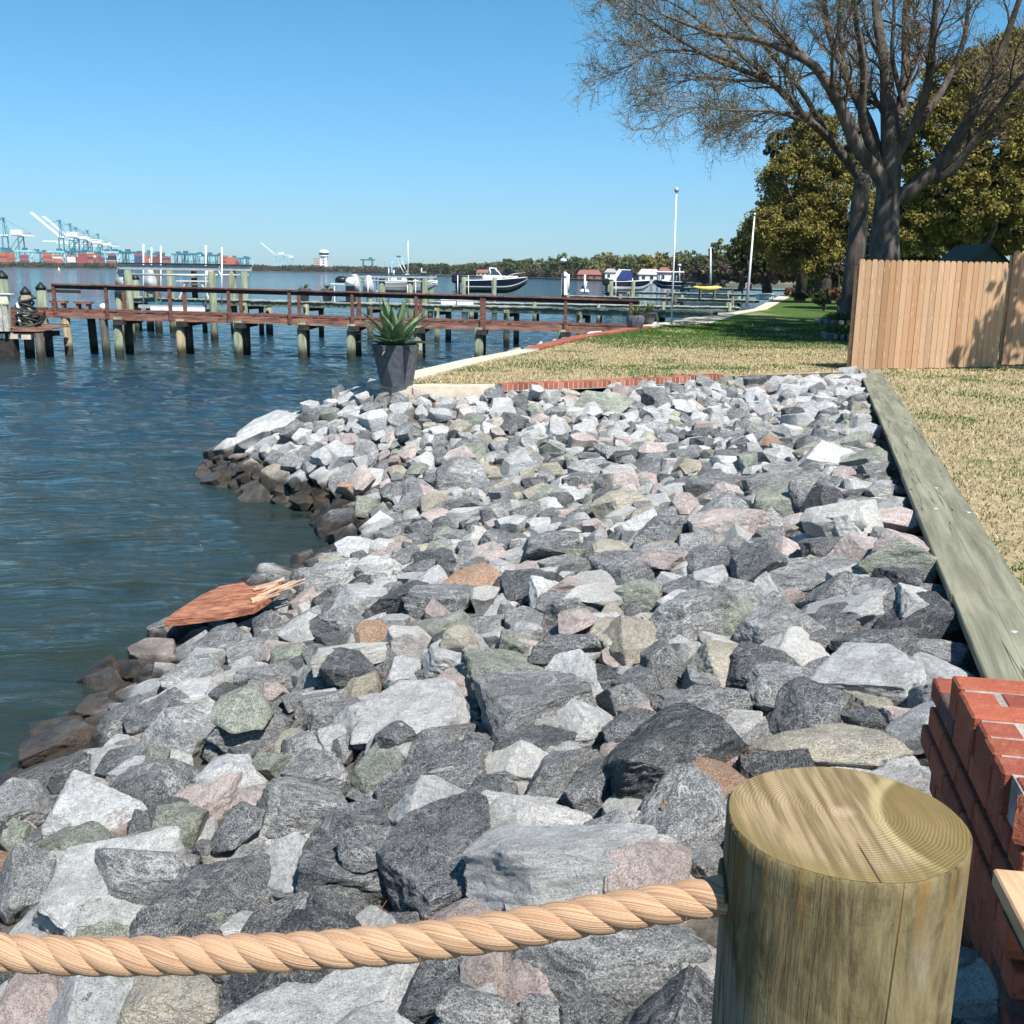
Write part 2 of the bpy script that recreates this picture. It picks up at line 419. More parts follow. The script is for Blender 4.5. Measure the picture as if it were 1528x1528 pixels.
# the rocks one can tell apart in the photograph, set where they lie
MAN = """291 1339 203 118 D s 20|83 1349 170 90 L s 25|134 1365 110 75 G w 10|214 1290 88 120 M w 70|35 1322 80 105 M w 0|229 1185 105 100 D r 30|134 1212 118 95 L b 15
316 1177 115 60 P b 20|446 1205 112 78 M b 5|357 1235 80 52 D r 15|322 1282 134 65 T w 0|428 1290 95 98 L b 0|465 1334 75 70 L w 0|417 1370 166 60 D w 10|45 1502 95 70 P r 0
138 1505 120 80 L w 0|257 1495 128 78 T b 0|370 1483 120 72 D s 20|500 1495 290 105 L s 0|77 1160 105 50 D s 10|82 1112 100 62 P s 20|281 1105 118 80 M w 0|363 1065 80 60 G r 0
432 1110 68 58 T b 0|610 1068 160 86 L s 10|790 1055 175 120 M s 30|872 1065 100 85 L w 30|773 1136 92 100 W r 40|840 1150 118 108 M b 0|1000 1150 205 150 K r 0|1020 1225 132 115 M r 0
635 1213 115 84 L w 0|777 1213 182 88 L s 0|857 1285 285 140 L s -5|522 1238 128 95 D s 15|655 1160 162 82 D s 20|646 1124 90 58 D r 15|567 1150 92 75 G b 0|655 1305 190 130 D b 0
560 1272 104 55 D r 0|697 1352 142 60 P r 0|716 1437 62 54 P r 0|890 1435 290 132 M s -5|960 1305 124 72 P r 0|1053 1280 74 62 M r 0|650 1468 150 112 D w 0|715 1502 105 60 M r 0
805 1500 74 60 M r 0|895 1500 112 62 D r 0|995 1502 80 52 L s 10|1058 1480 60 105 W b 0|1300 1012 162 90 L s -15|1192 975 108 64 W w 0|1170 1040 105 75 M r 0|1070 1000 112 95 T w 0
1162 940 122 78 M b 10|1310 970 124 62 D r 0|1398 926 122 66 K r 0|1425 976 116 52 M s 0|1218 865 142 56 M s 0|1240 915 182 52 L s -15|1355 880 136 52 M s 0|1287 828 92 44 P w 0
1355 783 74 48 P r 0|1372 835 82 54 P b 0|1170 823 58 44 P w 0|1092 793 112 60 P b 10|1242 782 82 38 W s 0|1177 778 64 30 W s 0|1228 690 78 44 W w 0|1060 845 68 40 D r 0
1130 848 78 48 D r 0|900 602 84 36 G s 0|972 596 52 34 D r 0|768 694 62 42 L s 20|890 692 80 34 M s 10|688 718 80 44 M b 10|822 737 60 48 G w 0|685 692 48 26 P r 0
823 818 82 58 D r 0|727 830 64 44 P b 20|697 870 92 40 O s 30|600 890 112 56 K r 10|850 873 62 34 P w 0|885 845 60 45 G r 0|920 832 64 50 T b 0|985 838 92 38 P s 0
995 790 88 68 D b 0|890 890 88 26 W s 0|660 928 102 55 G s 10|690 955 60 46 T b 0|557 952 52 30 O r 0|520 975 122 42 W s 20|515 1000 78 62 K r 20|597 1003 62 54 L w 0
771 965 64 38 P w 0|847 966 108 44 D b 0|937 955 80 62 T w 0|1030 920 142 105 M b -20|910 925 82 38 L s 0|862 925 54 44 P r 0|755 1015 122 88 G s 20|950 1015 72 68 D b 0
1050 1065 142 78 M r 0|487 857 95 60 M s 30|583 737 44 34 D r 0|483 768 52 30 K r 0|502 783 64 36 K r 0|345 668 44 36 L r 0|395 652 90 42 L s 20|505 690 42 38 L b 0
470 690 36 34 M r 0|545 680 40 36 M w 0|540 715 38 38 P r 0|412 717 46 36 T w 20|478 730 36 30 L r 0|446 743 36 30 L s 20|647 745 42 28 T r 0|240 1060 95 60 D s 25|180 1075 110 55 D s 25
1210 1070 120 80 D r 30|1300 1075 70 50 K r 0|1372 1090 60 90 L b 90|1240 1130 200 85 T r 0|1475 1480 95 110 W r -40|1420 1430 60 120 L r 80|700 1250 60 40 D r 0|930 1100 60 40 P r 0
120 1260 90 60 G r 0|25 1200 90 90 M r 0|60 1440 80 40 D s 0|150 1440 150 45 M s 10|590 1100 60 40 D r 0|470 1150 90 60 M r 10|400 1010 90 60 M s 10|330 960 90 45 D s 30|290 1010 95 60 M s 25""".replace('\n', '|').split('|')
KD = {'s': 'slab', 'w': 'wedge', 'b': 'block', 'r': 'round'}
mans = []
for ln in MAN:
    a = ln.split(); mans.append((float(a[0]), float(a[1]), float(a[2]), float(a[3]), a[4], KD[a[5]], float(a[6])))
mans.sort(key=lambda k: k[1])
for px, py, w, h, tone, kind, an in mans:
    z = 1.0
    for _ in range(12):
        p = P(px, py, z)
        i, j = int((p[0]-X0)/RES), int((p[1]-Y0)/RES)
        if not (4 <= i < NX-4 and 4 <= j < NY-4): break
        z = .5*z+.5*(np.mean(Hm[j-3:j+4, i-3:i+4])+.04)
    dist = math.hypot(np.linalg.norm(p[:2]), EYE-p[2]); th = math.asin((EYE-p[2])/dist)
    a = .5*w*dist/FPX*1.0; b = .5*h*dist/FPX/math.sqrt(.36*math.cos(th)**2+math.sin(th)**2)*1.04
    b = min(b, a*1.25) if w > h else min(b, a*1.4); c = (.55 if kind != 'slab' else .45)*min(a, b)
    if h > w*1.1: c = .7*min(a, b)
    ang = math.atan2(p[0], p[1])*-1+rad(an)*.9
    # keep clear of the timber wall
    ox = CREST[1, 0]+(p[1]-CREST[1, 1])*(CREST[2, 0]-CREST[1, 0])/(CREST[2, 1]-CREST[1, 1])-.72*a-p[0]
    if ox < 0 and p[1] < 18.5: p = p+np.array([ox, 0, 0])
    if bed_z(np.array([[p[0], p[1]]]))[0] < -.4: continue
    n0 = len(ROCKS)
    drop(p[0], p[1], a, b, c, ang, tone, kind, q=.35, man=True, tiltn=.05)
MANSET = set(k for k in range(NB, len(ROCKS)))
NM = len(ROCKS)
mask_man = np.zeros((NY, NX), bool)
for k in MANSET: mask_man |= (OWN == k)
# smaller ones settle into the hollows
for it in range(1900):
    best = None; a, b, c = rsize(14 if it % 2 else 8); a *= .8; b *= .8; c *= .8
    ang = RS.rand()*math.pi
    for _ in range(7):
        x, y = cand[RS.randint(len(cand))]
        r = drop(x, y, a, b, c, ang, 0, 0, q=.5, commit=False)
        if r is None: continue
        sl, mk = r[2][0], r[2][2]
        if mask_man[sl][mk].mean() > .12 or BED[sl][mk].mean() < -.5: continue
        if (~INS[sl][mk]).mean() > (.25 if y < 14 else .45) and BED[sl][mk].mean() > .5: continue
        bx = BED[sl][mk].mean(); rel = r[0]-bx
        if best is None or rel < best[0]: best = (rel, x, y)
    if best and best[0] < .30:
        drop(best[1], best[2], a, b, c, ang, rtone(best[2]), KINDS[RS.choice(4, p=[.3, .25, .2, .25])], q=.5)
print('ROCKS', NB, NM, len(ROCKS))
def rock_matrix(k):
    n = k['n']; c, s = math.cos(k['ang']), math.sin(k['ang'])
    x = np.array([c, s, 0]); x = vn(x-n*(x@n)); y = np.cross(n, x)
    R = np.stack([x, y, n], 1); return R*np.array(k['s'])[None, :]*1.1
# how large each shows: its own cells seen from the eye
area = np.zeros(len(ROCKS)); o = OWN.ravel(); okc = o >= 0
hh = Hm.ravel(); d2 = cc[:, 0]**2+cc[:, 1]**2+(EYE-hh)**2
px_ = (EYE-hh)/np.sqrt(d2)/d2
qx, qy = cc[:, 0], cc[:, 1]
dz = hh-EYE; zc = qy*FWD[1]+dz*FWD[2]; u_ = 764+FPX*(qx*RT[0]+qy*RT[1]+dz*RT[2])/zc; v_ = 764-FPX*(qx*UP[0]+qy*UP[1]+dz*UP[2])/zc
vis = okc & (u_ > 0) & (u_ < 1528) & (v_ < 1528) & (v_ > 0) & (hh > 0)
vis &= ~((u_ > 1090) & (u_ < 1425) & (v_ > 1190)) & ~((u_ > 1450) & (v_ > 1050) & (v_ < 1420))
np.add.at(area, o[vis], px_[vis])
rank = np.argsort(-area); IND = [int(k) for k in rank[:300] if area[k] > 0]
INDS = set(IND)
PM = {}
def proto_mesh(kind, v, sub):
    k = (kind, v, sub)
    if k not in PM:
        V, F = proto(kind, v, sub); me = bpy.data.meshes.new('rock')
        n = len(F); me.vertices.add(len(V)); me.vertices.foreach_set('co', V.astype('f').ravel())
        me.loops.add(n*3); me.loops.foreach_set('vertex_index', F.astype('i').ravel()); me.polygons.add(n)
        me.polygons.foreach_set('loop_start', np.arange(0, n*3, 3, dtype='i')); me.polygons.foreach_set('loop_total', np.full(n, 3, 'i'))
        me.polygons.foreach_set('use_smooth', np.ones(n, bool)); me.materials.append(RM['M'])
        a = me.attributes.new('rc', 'FLOAT_VECTOR', 'POINT'); a.data.foreach_set('vector', (V+(v*7.3, KINDS.index(kind)*5.1, 0)).astype('f').ravel())
        me.update(calc_edges=True); me.set_sharp_from_angle(angle=rad(24)); PM[k] = me
    return PM[k]
TN = {'D': 'dark grey', 'M': 'grey', 'L': 'pale grey', 'K': 'blackish', 'P': 'pink', 'G': 'green-tinged', 'T': 'tan', 'W': 'whitish', 'O': 'rust-orange'}
KN = {'slab': 'flat', 'wedge': 'wedge-shaped', 'block': 'blocky', 'round': 'rounded'}
MARKS = [('the wooden post', 1262, 1300), ('the left end of the rope', 30, 1420), ('the middle of the rope', 540, 1410), ('the rope end at the post', 1060, 1335),
         ('the brick pier', 1450, 1100), ('the far end of the timber wall', 1285, 560), ('the near end of the timber wall', 1490, 960), ('the middle of the timber wall', 1385, 780),
         ('the broken red board', 340, 900), ('the brown tip of the rocky point', 330, 690), ('the big agave planter', 588, 560), ('the left end of the brick edging', 745, 580),
         ('the middle of the brick edging', 920, 572), ('the small bay of water', 440, 790), ("the water's edge at the left", 80, 1060), ('the bottom left corner', 0, 1528),
         ('the bottom edge of the picture', 760, 1528), ('the corner of the wooden fence', 1269, 552), ('the middle of the rock slope', 900, 850)]
SC = {}
for k in range(len(ROCKS)): SC[k] = proj(ROCKS[k]['p'])
def relation(x, y):
    nm, mx, my = min(MARKS, key=lambda m: math.hypot(m[1]-x, (m[2]-y)*1.2))
    dx, dy = x-mx, y-my; d = math.hypot(dx, dy)
    far = 'right by' if d < 45 else ('near' if d < 110 else 'some way')
    if abs(dx) > 1.7*abs(dy): w = 'left of' if dx < 0 else 'right of'
    elif abs(dy) > 1.7*abs(dx): w = 'above' if dy < 0 else 'below'
    else: w = ('upper ' if dy < 0 else 'lower ')+('left of' if dx < 0 else 'right of')
    if d < 45: return 'right by '+nm
    if d < 110: return 'just '+w+' '+nm
    return w+' '+nm
order = sorted(IND, key=lambda k: -area[k]); am = np.median([area[k] for k in IND])
used = {}
def words(s): return len(s.split())
info = []
vis_list = [k for k in rank[:500]]
for k in order:
    r = ROCKS[k]; x, y = SC[k]
    sz = r['s'][0]; szw = 'large' if sz > .22 else ('mid-sized' if sz > .14 else 'small')
    base = f"{szw} {TN[r['tone']]} {KN[r['kind']]} rock"
    rel = relation(x, y)
    nb = sorted((j for j in vis_list if j != k), key=lambda j: (SC[j][0]-x)**2+(SC[j][1]-y)**2)[:6]
    opts = [f"{base} {rel}"]
    for j in nb:
        q = ROCKS[j]; dx, dy = SC[j][0]-x, SC[j][1]-y
        w = ('left of' if dx > 0 else 'right of') if abs(dx) > abs(dy) else ('above' if dy > 0 else 'below')
        a_ = f"a {KN[q['kind']]} {TN[q['tone']]} one"
        opts.append(f"{szw} {TN[r['tone']]} rock {rel}, {w} {a_}")
        opts.append(f"{szw} {KN[r['kind']]} {TN[r['tone']]} rock {w} {a_}, {rel}")
    opts = [s for s in opts if words(s) <= 16]
    pick = next((s for s in opts if s not in used), None)
    if pick is None:
        nq = min((j for j in vis_list if j != k), key=lambda j: math.dist(SC[j], (x, y)))
        for q in ('touching', 'leaning on', 'beside', 'against', 'close to', 'nearly under'):
            pick = f"{szw} {TN[r['tone']]} stone {rel}, {q} a {TN[ROCKS[nq]['tone']]} one"
            if words(pick) > 16: pick = f"{TN[r['tone']]} stone {rel}, {q} another"
            if pick not in used: break
    used[pick] = 1; info.append((k, pick))
print('labels', len(used), len(order))
for k, lab in info:
    r = ROCKS[k]; dist = math.dist(r['p'], (0, 0, EYE)); pxs = r['s'][0]*2*1047/dist
    me = proto_mesh(r['kind'], r['v'], 5 if pxs > 60 else 4)
    o = bpy.data.objects.new('riprap_rock', me); COL.objects.link(o)
    R = rock_matrix(r); Mx = Matrix([[*R[0], r['p'][0]], [*R[1], r['p'][1]], [*R[2], r['p'][2]], [0, 0, 0, 1]]); o.matrix_world = Mx
    o.material_slots[0].link = 'OBJECT'; o.material_slots[0].material = RM[r['tone']]
    tag(o, lab, 'rock', 'rocks of the riprap slope')
# the rest as one heap
VV, FF, MI, RC, n0 = [], [], [], [], 0
for k in range(len(ROCKS)):
    if k in INDS: continue
    r = ROCKS[k]
    dist = math.dist(r['p'], (0, 0, EYE)); sub = 4 if dist < 4.5 else (3 if dist < 20 else 2)
    V, F = proto(r['kind'], r['v'], sub); R = rock_matrix(r)
    VV.append(V@R.T+np.array(r['p'])); FF.append(F+n0); MI.append(np.full(len(F), TONES.index(r['tone']))); RC.append(V+RS.uniform(-60, 60, 3)); n0 += len(V)
heap = mkobj('riprap_rubble', np.vstack(VV), np.vstack(FF), [RM[t] for t in TONES], smooth=True, midx=np.concatenate(MI))
heap.data.set_sharp_from_angle(angle=rad(26))
a_ = heap.data.attributes.new('rc', 'FLOAT_VECTOR', 'POINT'); a_.data.foreach_set('vector', np.vstack(RC).astype('f').ravel())
tag(heap, 'smaller grey, pink and green stones filling the riprap slope and the far bank', 'rubble', kind='stuff')

# ------------------------------------------------------------------ water
def build_water():
    na = 420; ang = np.linspace(-rad(40), rad(40), na)
    r = [9.0]
    while r[-1] < 140: r.append(r[-1]*1.0042+.004)
    while r[-1] < 3380: r.append(r[-1]*1.08)
    r = np.array(r); R_, A_ = np.meshgrid(r, ang, indexing='ij')
    x = R_*np.sin(A_); y = R_*np.cos(A_)-8.0
    z = np.zeros_like(x); rs = np.random.RandomState(3)
    for k in range(70):
        lam = .22*(9.0**(rs.rand())); th = rad(200)+rs.normal(0, .55); kx, ky = math.sin(th)*2*math.pi/lam, math.cos(th)*2*math.pi/lam
        ph = rs.rand()*6.28; amp = .0022*lam**.8*rs.uniform(.6, 1.4)
        damp = np.clip(1.6-(R_*.0042*2.5)/lam*1.2, 0, 1)*np.clip((140-R_)/60, 0, 1)
        w = np.sin(kx*x+ky*y+ph+.6*np.sin(.23*x+.31*y+ph)); z += amp*damp*(w+.25*np.cos(2*(kx*x+ky*y+ph)))
    pat = .75+.25*np.sin(.21*x+.1*y)+.2*np.sin(.13*y-.3*x+1)
    z *= pat*1.5
    V = np.stack([x.ravel(), y.ravel(), z.ravel()], 1); nr = len(r)
    i = (np.arange(nr-1)[:, None]*na+np.arange(na-1)[None]).ravel()
    F = np.stack([i, i+1, i+na+1, i+na], 1)[:, ::-1]
    t = NT('river_water', .06, .5); t.b.inputs['IOR'].default_value = 1.33
    p = t.pos()
    big = t.noise(t.map(p, (.05, .12, 1)), 1.0, 3)
    c = t.mix(t.rng(big, .35, .65), (.008, .026, .04), (.018, .038, .042))
    yy = t.sep(p)[1]
    c = t.mix(t.rng(yy, 26, 8, 0, 1), c, (.02, .03, .024))
    t.col(c)
    d = t.node('ShaderNodeCameraData').outputs['View Z Depth'] if False else yy
    t.bump(t.noise(t.map(p, (1.4, 4.5, 1)), 1.0, 6, .62, .5), .65, .13)
    t.bump(t.noise(t.map(p, (.22, .6, 1)), 1.0, 4, .6, .4), .6, .6)
    t.bump(t.noise(t.map(p, (7, 13, 1)), 1.0, 3, .6), .35, .01)
    o = mkobj('river_water', V, F, t.m, smooth=True); tag(o, kind='structure')
build_water()
# deep bed below everything
tag(mkobj('river_bed', [(-3500, -150, -2), (3500, -150, -2), (3500, 3500, -2), (-3500, 3500, -2)], [(0, 1, 2, 3)], simple('river_mud', (.06, .07, .05), .95)), kind='structure')

# ------------------------------------------------------------------ lawn
LZ = 1.4
tdir = vn(CREST[2]-CREST[1]); tn = np.array([tdir[1], -tdir[0]])
LAWN = [tuple(CREST[1]+tn*.36-tdir*9), tuple(CREST[2]+tn*.36+tdir*.05), (3.4, 17.15), (1.1, 15.8), (-.25, 15.22), (-1.4, 15.15), (-1.62, 15.6), (-1.3, 16.6), (-.55, 19.4),
        (.72, 23.1), (1.85, 27), (3.75, 31.7), (6.75, 39), (12.5, 53), (25.4, 97.7), (40, 150), (62, 240), (95, 360), (150, 420), (700, 500), (700, -30), (30, -30)]
def lawn_mat():
    t = NT('lawn_turf', .95, .1); p = t.pos(); s = t.sep(p)
    n = t.noise(p, .55, 6, .6, .3); fine = t.noise(p, 14, 5, .7); 
    straw = t.mix(t.rng(fine, .3, .7), (.24, .19, .105), (.48, .39, .24))
    green = t.mix(t.rng(t.noise(p, 11, 5, .7), .3, .7), (.03, .07, .014), (.1, .16, .035))
    g = t.rng(n, .56, .66)
    far = t.rng(s[1], 23, 30, 0, 1.); left = t.rng(s[1], 19.5, 20.5, 0, .0)
    g = t.math('MAXIMUM', g, t.math('MULTIPLY', far, t.rng(t.noise(p, .35, 4), .22, .42)))
    t.col(t.mix(g, straw, green)); t.bump(t.noise(p, 40, 4, .7), .8, .03); return t.m
LM = lawn_mat()
o = mkobj('lawn', [(x, y, LZ) for x, y in LAWN], [tuple(range(len(LAWN)-1, -1, -1))], LM)
tag(o, kind='structure')
# fill the earth edge under the lawn rim
E_ = []; mbk = MB()
for a, b in zip(LAWN[:-5], LAWN[1:-4]):
    mbk.add([(a[0], a[1], LZ-.004), (b[0], b[1], LZ-.004), (b[0], b[1], -1.9), (a[0], a[1], -1.9)], [(0, 1, 2, 3)])
tag(mbk.build('bank_earth', [bedm]), kind='structure')
def grass():
    rs = np.random.RandomState(5); poly = np.array(LAWN)
    N = 380000
    # denser towards the near lawn
    y = 3+ (rs.rand(N)**1.5)*34; x = rs.uniform(-3, 16, N)*(1+y/40)
    q = np.stack([x, y], 1); inn = in_poly(q, poly) & (poly_dist(q, CREST) > .12); 
    u, v = 764+FPX*x/(y*.975), None
    inn &= (u < 1700)
    q = q[inn]; n = len(q)
    h = rs.uniform(.02, .042, n); w = .003+.00022*q[:, 1]
    a = rs.rand(n)*6.28; lean = rs.normal(0, .6, (n, 2))*h[:, None]
    base = np.column_stack([q, np.full(n, LZ)])
    sx = np.column_stack([np.cos(a)*w, np.sin(a)*w, np.zeros(n)])
    tip = base+np.column_stack([lean, h]); midp = base+np.column_stack([lean*.35, h*.6])
    V = np.stack([base-sx, base+sx, midp+sx*.8, midp-sx*.8, tip], 1).reshape(-1, 3)
    i = np.arange(n)*5
    F4 = np.stack([i, i+1, i+2], 1); F5 = np.stack([i, i+2, i+3], 1); F6 = np.stack([i+3, i+2, i+4], 1)
    F = np.vstack([F4, F5, F6])
    vis = in_poly(q, poly)
    pn = np.array([mnoise.fractal((a_*.55, b_*.55, 3.), .8, 2, 4) for a_, b_ in q])
    # green patches seen in the photograph
    for (px, py, r) in ((900, 556, 2.0), (1010, 552, 1.4), (860, 548, 1.2), (1415, 640, .5), (1440, 655, .45), (1370, 620, .4), (1500, 690, .35)):
        c = P(px, py, LZ); dd = ((q[:, 0]-c[0])/r)**2+((q[:, 1]-c[1])/(r*.45))**2; pn += .55*np.exp(-dd*1.5)
    pn += np.clip((q[:, 1]-22.5)/4, 0, .85)
    gm = (pn+rs.normal(0, .14, n)) > .36
    sh = rs.uniform(.6, 1.25, n)[:, None]
    cs = np.where(gm[:, None], np.array([.06, .125, .022]), np.array([.45, .365, .215]))*sh
    mixd = rs.rand(n) < .12; cs[mixd] = np.array([.19, .19, .08])*sh[mixd]
    cs = np.clip(cs, 0, .8)
    C = np.repeat(np.column_stack([cs, np.ones(n)]), 5, axis=0)
    t = NT('grass_blades', .9, .1); t.col(t.attr('tint', 'Color'))
    o = mkobj('grass_blades', V, F, t.m); at_ = o.data.attributes.new('tint', 'FLOAT_COLOR', 'POINT'); at_.data.foreach_set('color', C.astype('f').ravel())
    tag(o, 'short dormant straw-coloured grass with green patches covering the lawn', 'grass', kind='stuff')
grass()

# ------------------------------------------------------------------ materials
WOODRED = simple('weathered_red_stain', (.145, .062, .048), .85, .5, 5, .4, 30, dirt=(.16, .11, .085), stretch=(1, 1, 3))
WOODRED2 = simple('faded_red_stringer', (.2, .095, .07), .85, .6, 3, .4, 25, dirt=(.3, .21, .17), stretch=(.6, 1, 5))
DARKWOOD = simple('dark_creosoted_wood', (.035, .03, .028), .9, .4, 5)
def pile_mat(name, c):
    t = NT(name, .9, .2); p = t.pos(); n = t.noise(t.map(p, (6, 6, .8)), 1.5, 5, .65)
    cc = t.mix(t.rng(n, .3, .7), tuple(k*.55 for k in c), tuple(k*1.35 for k in c))
    z = t.sep(p)[2]; zz = t.math('ADD', z, t.math('MULTIPLY', t.noise(p, 3, 2), -.25))
    cc = t.mix(t.rng(zz, .02, .38, .93, 0), cc, (.018, .02, .014)); t.col(cc)
    t.bump(t.noise(t.map(p, (8, 8, 1)), 4, 3), .5, .03); return t.m
PILE = pile_mat('green_treated_pile', (.19, .215, .15)); PILED = pile_mat('old_and_shaded_pile', (.09, .085, .07)); PILET = pile_mat('tan_pile', (.26, .215, .14))
DECKGREY = simple('grey_weathered_deck', (.34, .35, .31), .9, .3, 4, dirt=(.2, .22, .17))
GREENTIM = simple('greenish_timber', (.15, .18, .13), .9, .35, 4, dirt=(.09, .1, .075))
WHITE = simple('white_paint', (.78, .79, .8), .5, .05, 4)
GELW = simple('white_gelcoat', (.78, .78, .78), .25, .03, 2, spec=.5)
NAVY = simple('navy_gelcoat', (.012, .016, .045), .2, .1, 2, spec=.5)
BOTG = simple('dark_green_antifoul', (.02, .05, .045), .7, .2, 3)
BLUEC = simple('blue_canvas', (.02, .04, .16), .8, .2, 3)
BLACK = simple('black_plastic', (.015, .017, .022), .4, .2, 4)
GLASS = simple('tinted_boat_glass', (.03, .05, .06), .08, .1, 2, spec=.6)
STEEL = simple('galvanised_steel', (.45, .47, .48), .5, .15, 5, metal=.4)
PVC = simple('white_pvc', (.82, .83, .84), .4, .03, 2)
YEL = simple('yellow_plastic', (.65, .5, .12), .5, .1, 3)
BARK = simple('grey_brown_bark', (.11, .092, .08), .95, .5, 5, 1., 9, dirt=(.05, .042, .036), stretch=(1, 1, .3))
BARKD = simple('dark_bark', (.075, .06, .05), .95, .4, 3, .8, 12)
TWIG = simple('bare_twigs', (.2, .14, .095), .9, .3, 3)
CONC = simple('sandy_concrete', (.56, .48, .37), .9, .15, 6, .3, 60, dirt=(.4, .35, .28))

# ------------------------------------------------------------------ kerbs of the lawn
def strip(pts_in, pts_out, z, th):
    mb = MB(); n = len(pts_in)
    v = [(*p, z) for p in pts_in]+[(*p, z) for p in pts_out]+[(*p, z-th) for p in pts_in]+[(*p, z-th) for p in pts_out]
    f = []
    for i in range(n-1):
        f += [(i, n+i, n+i+1, i+1), (2*n+i, 2*n+i+1, 3*n+i+1, 3*n+i), (n+i, 3*n+i, 3*n+i+1, n+i+1), (i, i+1, 2*n+i+1, 2*n+i)]
    f += [(0, 2*n, 3*n, n), (n-1, 2*n-1, 4*n-1, 3*n-1)]
    return mb.add(v, f)
# concrete cap: along the front from the tip, and along the water side
cc1 = strip([(-.27, 15.2), (-1.38, 15.14), (-1.6, 15.62), (-1.27, 16.6), (-.52, 19.4), (.5, 22.3)],
            [(-.27, 14.92), (-1.7, 14.68), (-2.14, 15.2), (-1.74, 16.7), (-.95, 19.5), (.1, 22.4)], LZ+.03, .35)
tag(cc1.build('concrete_kerb', [CONC]), 'pale sandy concrete cap curving round the planter at the lawn tip', 'kerb')
def brick_mat():
    t = NT('edging_brick', .85, .2); t.col(t.mix(t.rng(t.noise(t.pos(), 5, 3), .35, .65), t.attr('tint', 'Color'), (.5, .4, .33))if False else t.attr('tint', 'Color'))
    t.bump(t.noise(t.pos(), 60, 4), .4, .01); return t.m
BRK = brick_mat(); MORT = simple('pale_mortar', (.5, .46, .4), .95, .2, 20, .4, 80)
def brick_col():
    q = RS.rand(); c = np.array((.3, .1, .065)) if q < .6 else (np.array((.24, .08, .055)) if q < .85 else np.array((.34, .15, .1)))
    return (*np.clip(c*RS.uniform(.8, 1.2), 0, 1), 1)
def brick_edging(line, w, label):
    root = empty('brick_edging', (*line[0], LZ), label, 'brick edging')
    mb = MB(); bedr = MB(); org = np.array([*line[0], LZ])
    for a, b in zip(line[:-1], line[1:]):
        a = np.array(a); b = np.array(b); L = np.linalg.norm(b-a); d = (b-a)/L; n = np.array([-d[1], d[0]]); R = np.column_stack([[*d, 0], [*n, 0], [0, 0, 1]])
        k = int(L/.078); s = L/k
        for i in range(k):
            c = a+d*(i+.5)*s
            mb.box(np.array([*c, LZ+.005+RS.normal(0, .0015)])-org, (s*.93, w, .1), R, col=brick_col(), bev=.004)
        bedr.box(np.array([*((a+b)/2), LZ-.002])-org, (L, w*.97, .1), R)
    mb.build('bricks', [BRK], root, attr=True); bedr.build('mortar_bed', [MORT], root)
brick_edging([(-.2, 15.06), (1.13, 15.68), (2.2, 16.3), (3.32, 17.03)], .2, 'low red brick edging between the front lawn and the rocks')
brick_edging([(.36, 22.5), (1.62, 26.95), (3.5, 31.65), (4.1, 33.1)], .34, 'red brick edging along the water side of the lawn, beyond the concrete')
tag(strip([(4.15, 33.2), (6.75, 39), (12.5, 53), (25.4, 97.7)], [(3.75, 33.3), (6.3, 39.2), (11.9, 53.2), (24.4, 97.9)], LZ+.03, .5).build('seawall_cap', [CONC]), 'pale concrete seawall cap running off along the distant docks', 'seawall')
tag(mkobj('sand_path', [(*P(px, py, LZ+.006)[:2], LZ+.006) for px, py in ((985, 483), (1060, 467), (1110, 466), (1060, 482), (1000, 486))], [(0, 4, 3, 2, 1)], CONC), kind='structure')

# ---- timber retaining wall
def timber_mat():
    t = NT('green_treated_timber', .85, .2); p = t.obj()
    n = t.noise(t.map(p, (9, .7, 9)), 1.2, 6, .65, .5); c = t.mix(t.rng(n, .3, .7), (.13, .13, .092), (.27, .262, .19))
    c = t.mix(t.rng(t.noise(p, 1.1, 3), .5, .75), c, (.17, .155, .11))
    cr = t.math('ABSOLUTE', t.math('SUBTRACT', t.noise(t.map(p, (7, .16, 1)), 1, 3, .5, .1), .5))
    crk = t.rng(cr, 0, .006, 1, 0)
    c = t.mix(t.math('MULTIPLY', crk, .85), c, (.03, .03, .02)); t.col(c)
    t.bump(t.math('SUBTRACT', t.noise(t.map(p, (30, 2, 30)), 1.5, 4), t.math('MULTIPLY', crk, 2)), .4, .01); return t.m
TIM = timber_mat()
tw = empty('timber_retaining_wall', (*CREST[1], LZ), 'low retaining wall of greenish treated timber between rocks and right-hand lawn', 'retaining wall')
tw.rotation_euler = (0, 0, math.atan2(tdir[1], tdir[0])-math.pi/2)
ys = [-6., -1.6, 1.05, 4.6, 9.1, 15.2]
for i, (a, b) in enumerate(zip(ys[:-1], ys[1:])):
    m = MB(); m.box((.18+.006*(i % 2), (a+b)/2, .003*(i % 2)), (.38, b-a-.02, .05), bev=.006); m.build('cap_board', [TIM], tw)
m = MB()
for k in range(3): m.box((.12+.004*k, 4.6, -.125-k*.2), (.1, 21.2, .19), bev=.008)
m.build('wall_planks', [TIM], tw)
m = MB()
for (x, y) in ((.2, 4.0), (.12, 3.2), (.33, 3.15), (.2, .5), (.3, 7.9)): m.lathe((x, y, .0255), [(.022, 0), (.02, .004), (.004, .006)], 12)
m.build('bolt_heads', [STEEL], tw)

